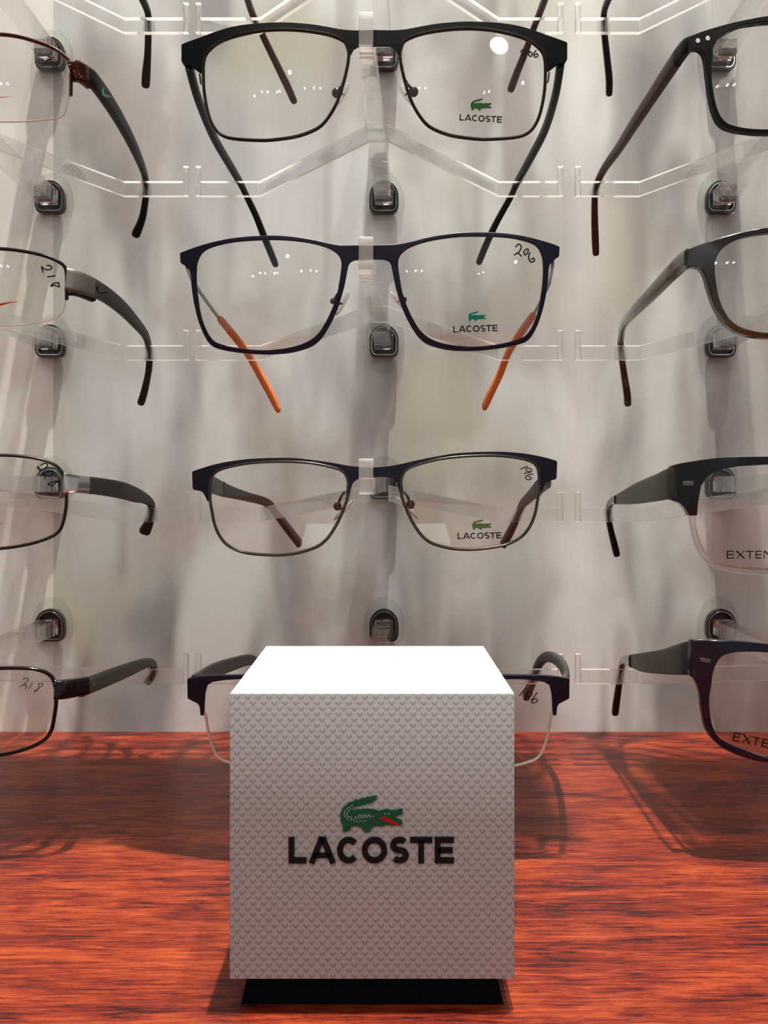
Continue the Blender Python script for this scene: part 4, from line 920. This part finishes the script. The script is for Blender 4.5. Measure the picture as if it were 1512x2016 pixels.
def make_r4():
    s = Glasses(RPC, 1375, 'glossy navy eyeglasses with wide grey metal temples, lowest pair of the right column', thick=3.4, group=GR)
    top = cat([(1361, 1260), (1380, 1259), (1406, 1260), (1457, 1263), (1512, 1268), (1580, 1274), (1650, 1281), (RPC, 1284)], 4)
    bot = cat([(RPC, 1312), (1698, 1320), (1690, 1350), (1680, 1400), (1660, 1455), (1630, 1490), (1580, 1504), (1512, 1502), (1467, 1492), (1426.7, 1475), (1403, 1454.8), (1389.4, 1431), (1382.7, 1394), (1377.6, 1360), (1369, 1339.6), (1358, 1330)], 4)
    outer = top+s.mir(top[:-1])[::-1]+s.mir(bot[1:])[::-1]+bot
    hole = cat([(1397, 1380), (1401, 1350), (1406, 1319), (1420, 1294.5), (1443.6, 1285.5), (1474, 1283.5), (1512, 1285), (1580, 1292), (1640, 1303), (1668, 1325), (1664, 1380), (1650, 1430), (1625, 1475), (1580, 1492), (1512, 1491), (1474, 1480), (1437, 1465), (1413, 1448), (1401, 1421)], 5, True)
    s.front([outer, hole, s.mir(hole)], 'navygloss', label='glossy navy front', bevel=.5)
    l1 = s.lens(hole, off=1.0); s.lens(s.mir(hole), off=1.0)
    for m in (0, 1):
        P = [(1378, 1295), (1399, 1298), (1398, 1305), (1377.5, 1302)]
        if m: P = s.mir(P)
        s.front([P], 'greymetal', name='rivet', off=-.4, th=.7, label='small grey metal rivet', bevel=.1)
    text_px(s, l1, [('E', 0, 15), ('X', 18, 37), ('T', 38, 54), ('E', 58, 71), ('N', 76, 96)], (1443, 1459), 12, 17, .15)
    P = [(1367, 1295, 342.5, 12.6, 1.6), (1356, 1296, 346, 12.4, 1.6), (1340, 1298, 352, 11.8, 1.5), (1304.8, 1303, 376, 10.0, 1.4), (1265, 1304, 408, 8.4, 1.4), (1240, 1301, 434, 5.6, 1.4)]
    t = s.temple(P, 'darkgreymetal', roundend=False, power=6, label='wide brushed grey metal temple')
    P1 = [(1243, 1301.5, 430, 5.8, 2.4), (1236, 1299, 440, 5.0, 2.6), (1227, 1301, 455, 3.8, 3.0), (1221.8, 1322, 464, 3.4, 3.0), (1218, 1350, 469, 3.4, 3.2), (1213, 1385, 474, 3.6, 3.6), (1211, 1402, 477, 3.6, 3.6)]
    s.temple(P1, 'blackgloss', 'temple_tip', parent=t, label='black temple tip')
    t2 = finish('temple', sweep_temple([(2*s.Xc-W3(x, y, Y).x, Y, W3(x, y, Y).z, h, tt) for x, y, Y, h, tt in P], roundend=False, power=6), 'darkgreymetal', s.t)
    finish('temple_tip', sweep_temple([(2*s.Xc-W3(x, y, Y).x, Y, W3(x, y, Y).z, h, tt) for x, y, Y, h, tt in P1]), 'blackgloss', s.t).parent = t2
    return s

# ---- pairs hanging one row higher: only their temple ends reach into the picture
def simple_pair(pc, label, pts, mat, zrow_px, both=True):
    """full pair whose front hangs above the picture; pts: left-hand temple (px, py, Y, h, t) as photographed"""
    dz = ROWZ[1]-ROWZ[4]
    s = Glasses(pc, 1000, label, dz=dz, group=GR)
    loop0 = [(413, 985), (420.6, 1027.8), (442.8, 1069.4), (492.8, 1090), (576, 1090.5), (628.9, 1073.6), (665, 1027.8), (684.5, 978), (683, 939.5), (659, 921), (576, 908.5), (492.8, 911), (427.5, 927), (413, 955)]
    loop = cat([(x-737.5+pc, y) for x, y in loop0], 4, True)
    s.rim(loop, .9, mat, True, ry=1.2); s.rim(s.mir(loop), .9, mat, True, ry=1.2)
    s.lens(loop); s.lens(s.mir(loop))
    br = [(pc-54, 945), (pc-30, 934), (pc, 932)]
    s.rim(cat(br+s.mir(br[:-1])[::-1], 5), 1.1, mat, name='bridge')
    return s
def raw_temple(s, P, mat, mirror_to=None):
    """P in world px at real height (no row shift)"""
    h0 = s.at(s.pc-325, 950) if mirror_to is None else None
    pts = []
    for x, y, Y, h, t in P:
        q = W3(x, y, Y); pts.append((q.x, q.y, q.z, h, t))
    return pts
def make_top():
    zt = ROWZ[1]-DROP+3.55+2.3
    def pxy(X, Y, z): return (X, Y, z)
    # middle column, dark red temples
    s = simple_pair(737.5, 'eyeglasses hanging above the picture, only its two dark red temple tips show', None, 'red', 0)
    for side in (-1, 1):
        if side < 0: tail = [(497, 27, 461, 4.0, 3.0), (510, 54, 466, 4.0, 3.2), (526, 88, 470, 4.2, 3.4), (548, 133, 474, 4.6, 3.6), (566, 170, 478, 5.0, 3.8), (577, 195, 480, 5.0, 3.6)]
        else: tail = [(1062, 27, 461, 4.0, 3.0), (1050, 57, 466, 4.0, 3.2), (1037, 95, 470, 4.2, 3.4), (1020, 137, 475, 4.8, 3.6), (1007, 172, 479, 5.0, 3.8)]
        P = raw_temple(s, tail, 'red', 1)
        a = s.at(737.5+side*320, 955)
        x1, z1 = P[0][0], P[0][2]
        head = [(s.at(737.5+side*326, 955).x, 344.5, a.z, 4.4, 3), (a.x+side*1.5, 372, a.z-.5, 4.4, 3), (x1+side*1.5, 415, (a.z+z1)/2+1, 4.4, 3), (x1+side*.8, 445, z1+1.2, 4.3, 3)]
        finish('temple', sweep_temple(head+P), 'red', s.t, label='dark red temple')
    def one(colpc, tail, mat, label, sgn):
        s = simple_pair(colpc, label, None, mat, 0)
        P = raw_temple(s, tail, mat, 1)
        a = s.at(colpc+sgn*326, 955)
        head = [(a.x, 344.5, a.z, 4.4, 3), ((a.x+P[0][0])/2, 380, a.z-.5, 4.4, 3), (P[0][0]+sgn*.3, 418, (a.z+P[0][2])/2+1, 4.4, 3), (P[0][0], 446, P[0][2]+1.5, 4.0, 3)]
        full = head+P
        finish('temple', sweep_temple(full), mat, s.t)
        finish('temple', sweep_temple([(2*s.Xc-x, y, z, h, t) for x, y, z, h, t in full]), mat, s.t)
    one(-290, [(291, 25, 461, 3.6, 3), (292, 55, 466, 3.6, 3.2), (291, 105, 472, 3.9, 3.4), (288, 145, 477, 4.4, 4.2), (287, 165, 479, 4.4, 4.2)], 'rubber',
        'eyeglasses hanging above the picture, only one matt black tip shows', 1)
    one(1700, [(1190, 20, 460, 3.6, 3), (1189, 55, 466, 3.6, 3.2), (1195, 115, 472, 3.8, 3.4), (1199, 155, 476, 4.0, 3.6), (1199, 182, 479, 4.0, 3.4)], 'blackgloss',
        'eyeglasses hanging above the picture, only one glossy black tip shows', -1)

for col, names in (('left', ['the black temple tip of a pair above the picture', 'the brown-cornered half-rimless eyeglasses', 'the grey-cornered half-rimless eyeglasses', 'the silver-cornered thin-rim eyeglasses', 'the glossy black wire-rim eyeglasses']),
                   ('middle', ['the dark red temple tips of a pair above the picture', 'the black brow-bar eyeglasses', 'the navy eyeglasses with orange tips', 'the navy and gunmetal eyeglasses', 'the half-rim eyeglasses behind the cube']),
                   ('right', ['the glossy black temple tip of a pair above the picture', 'the riveted black eyeglasses with red temples', 'the olive tortoise eyeglasses', 'the black brow eyeglasses with clear lower rims', 'the glossy navy eyeglasses'])):
    for row, nm in enumerate(names, 1):
        holder(col, row, 'clear acrylic holder carrying '+nm)
make_g1(); make_g2(); make_g3(); make_g4()
make_l1(); make_l2(); make_l3(); make_l4()
make_r1(); make_r2(); make_r3(); make_r4()
make_top()
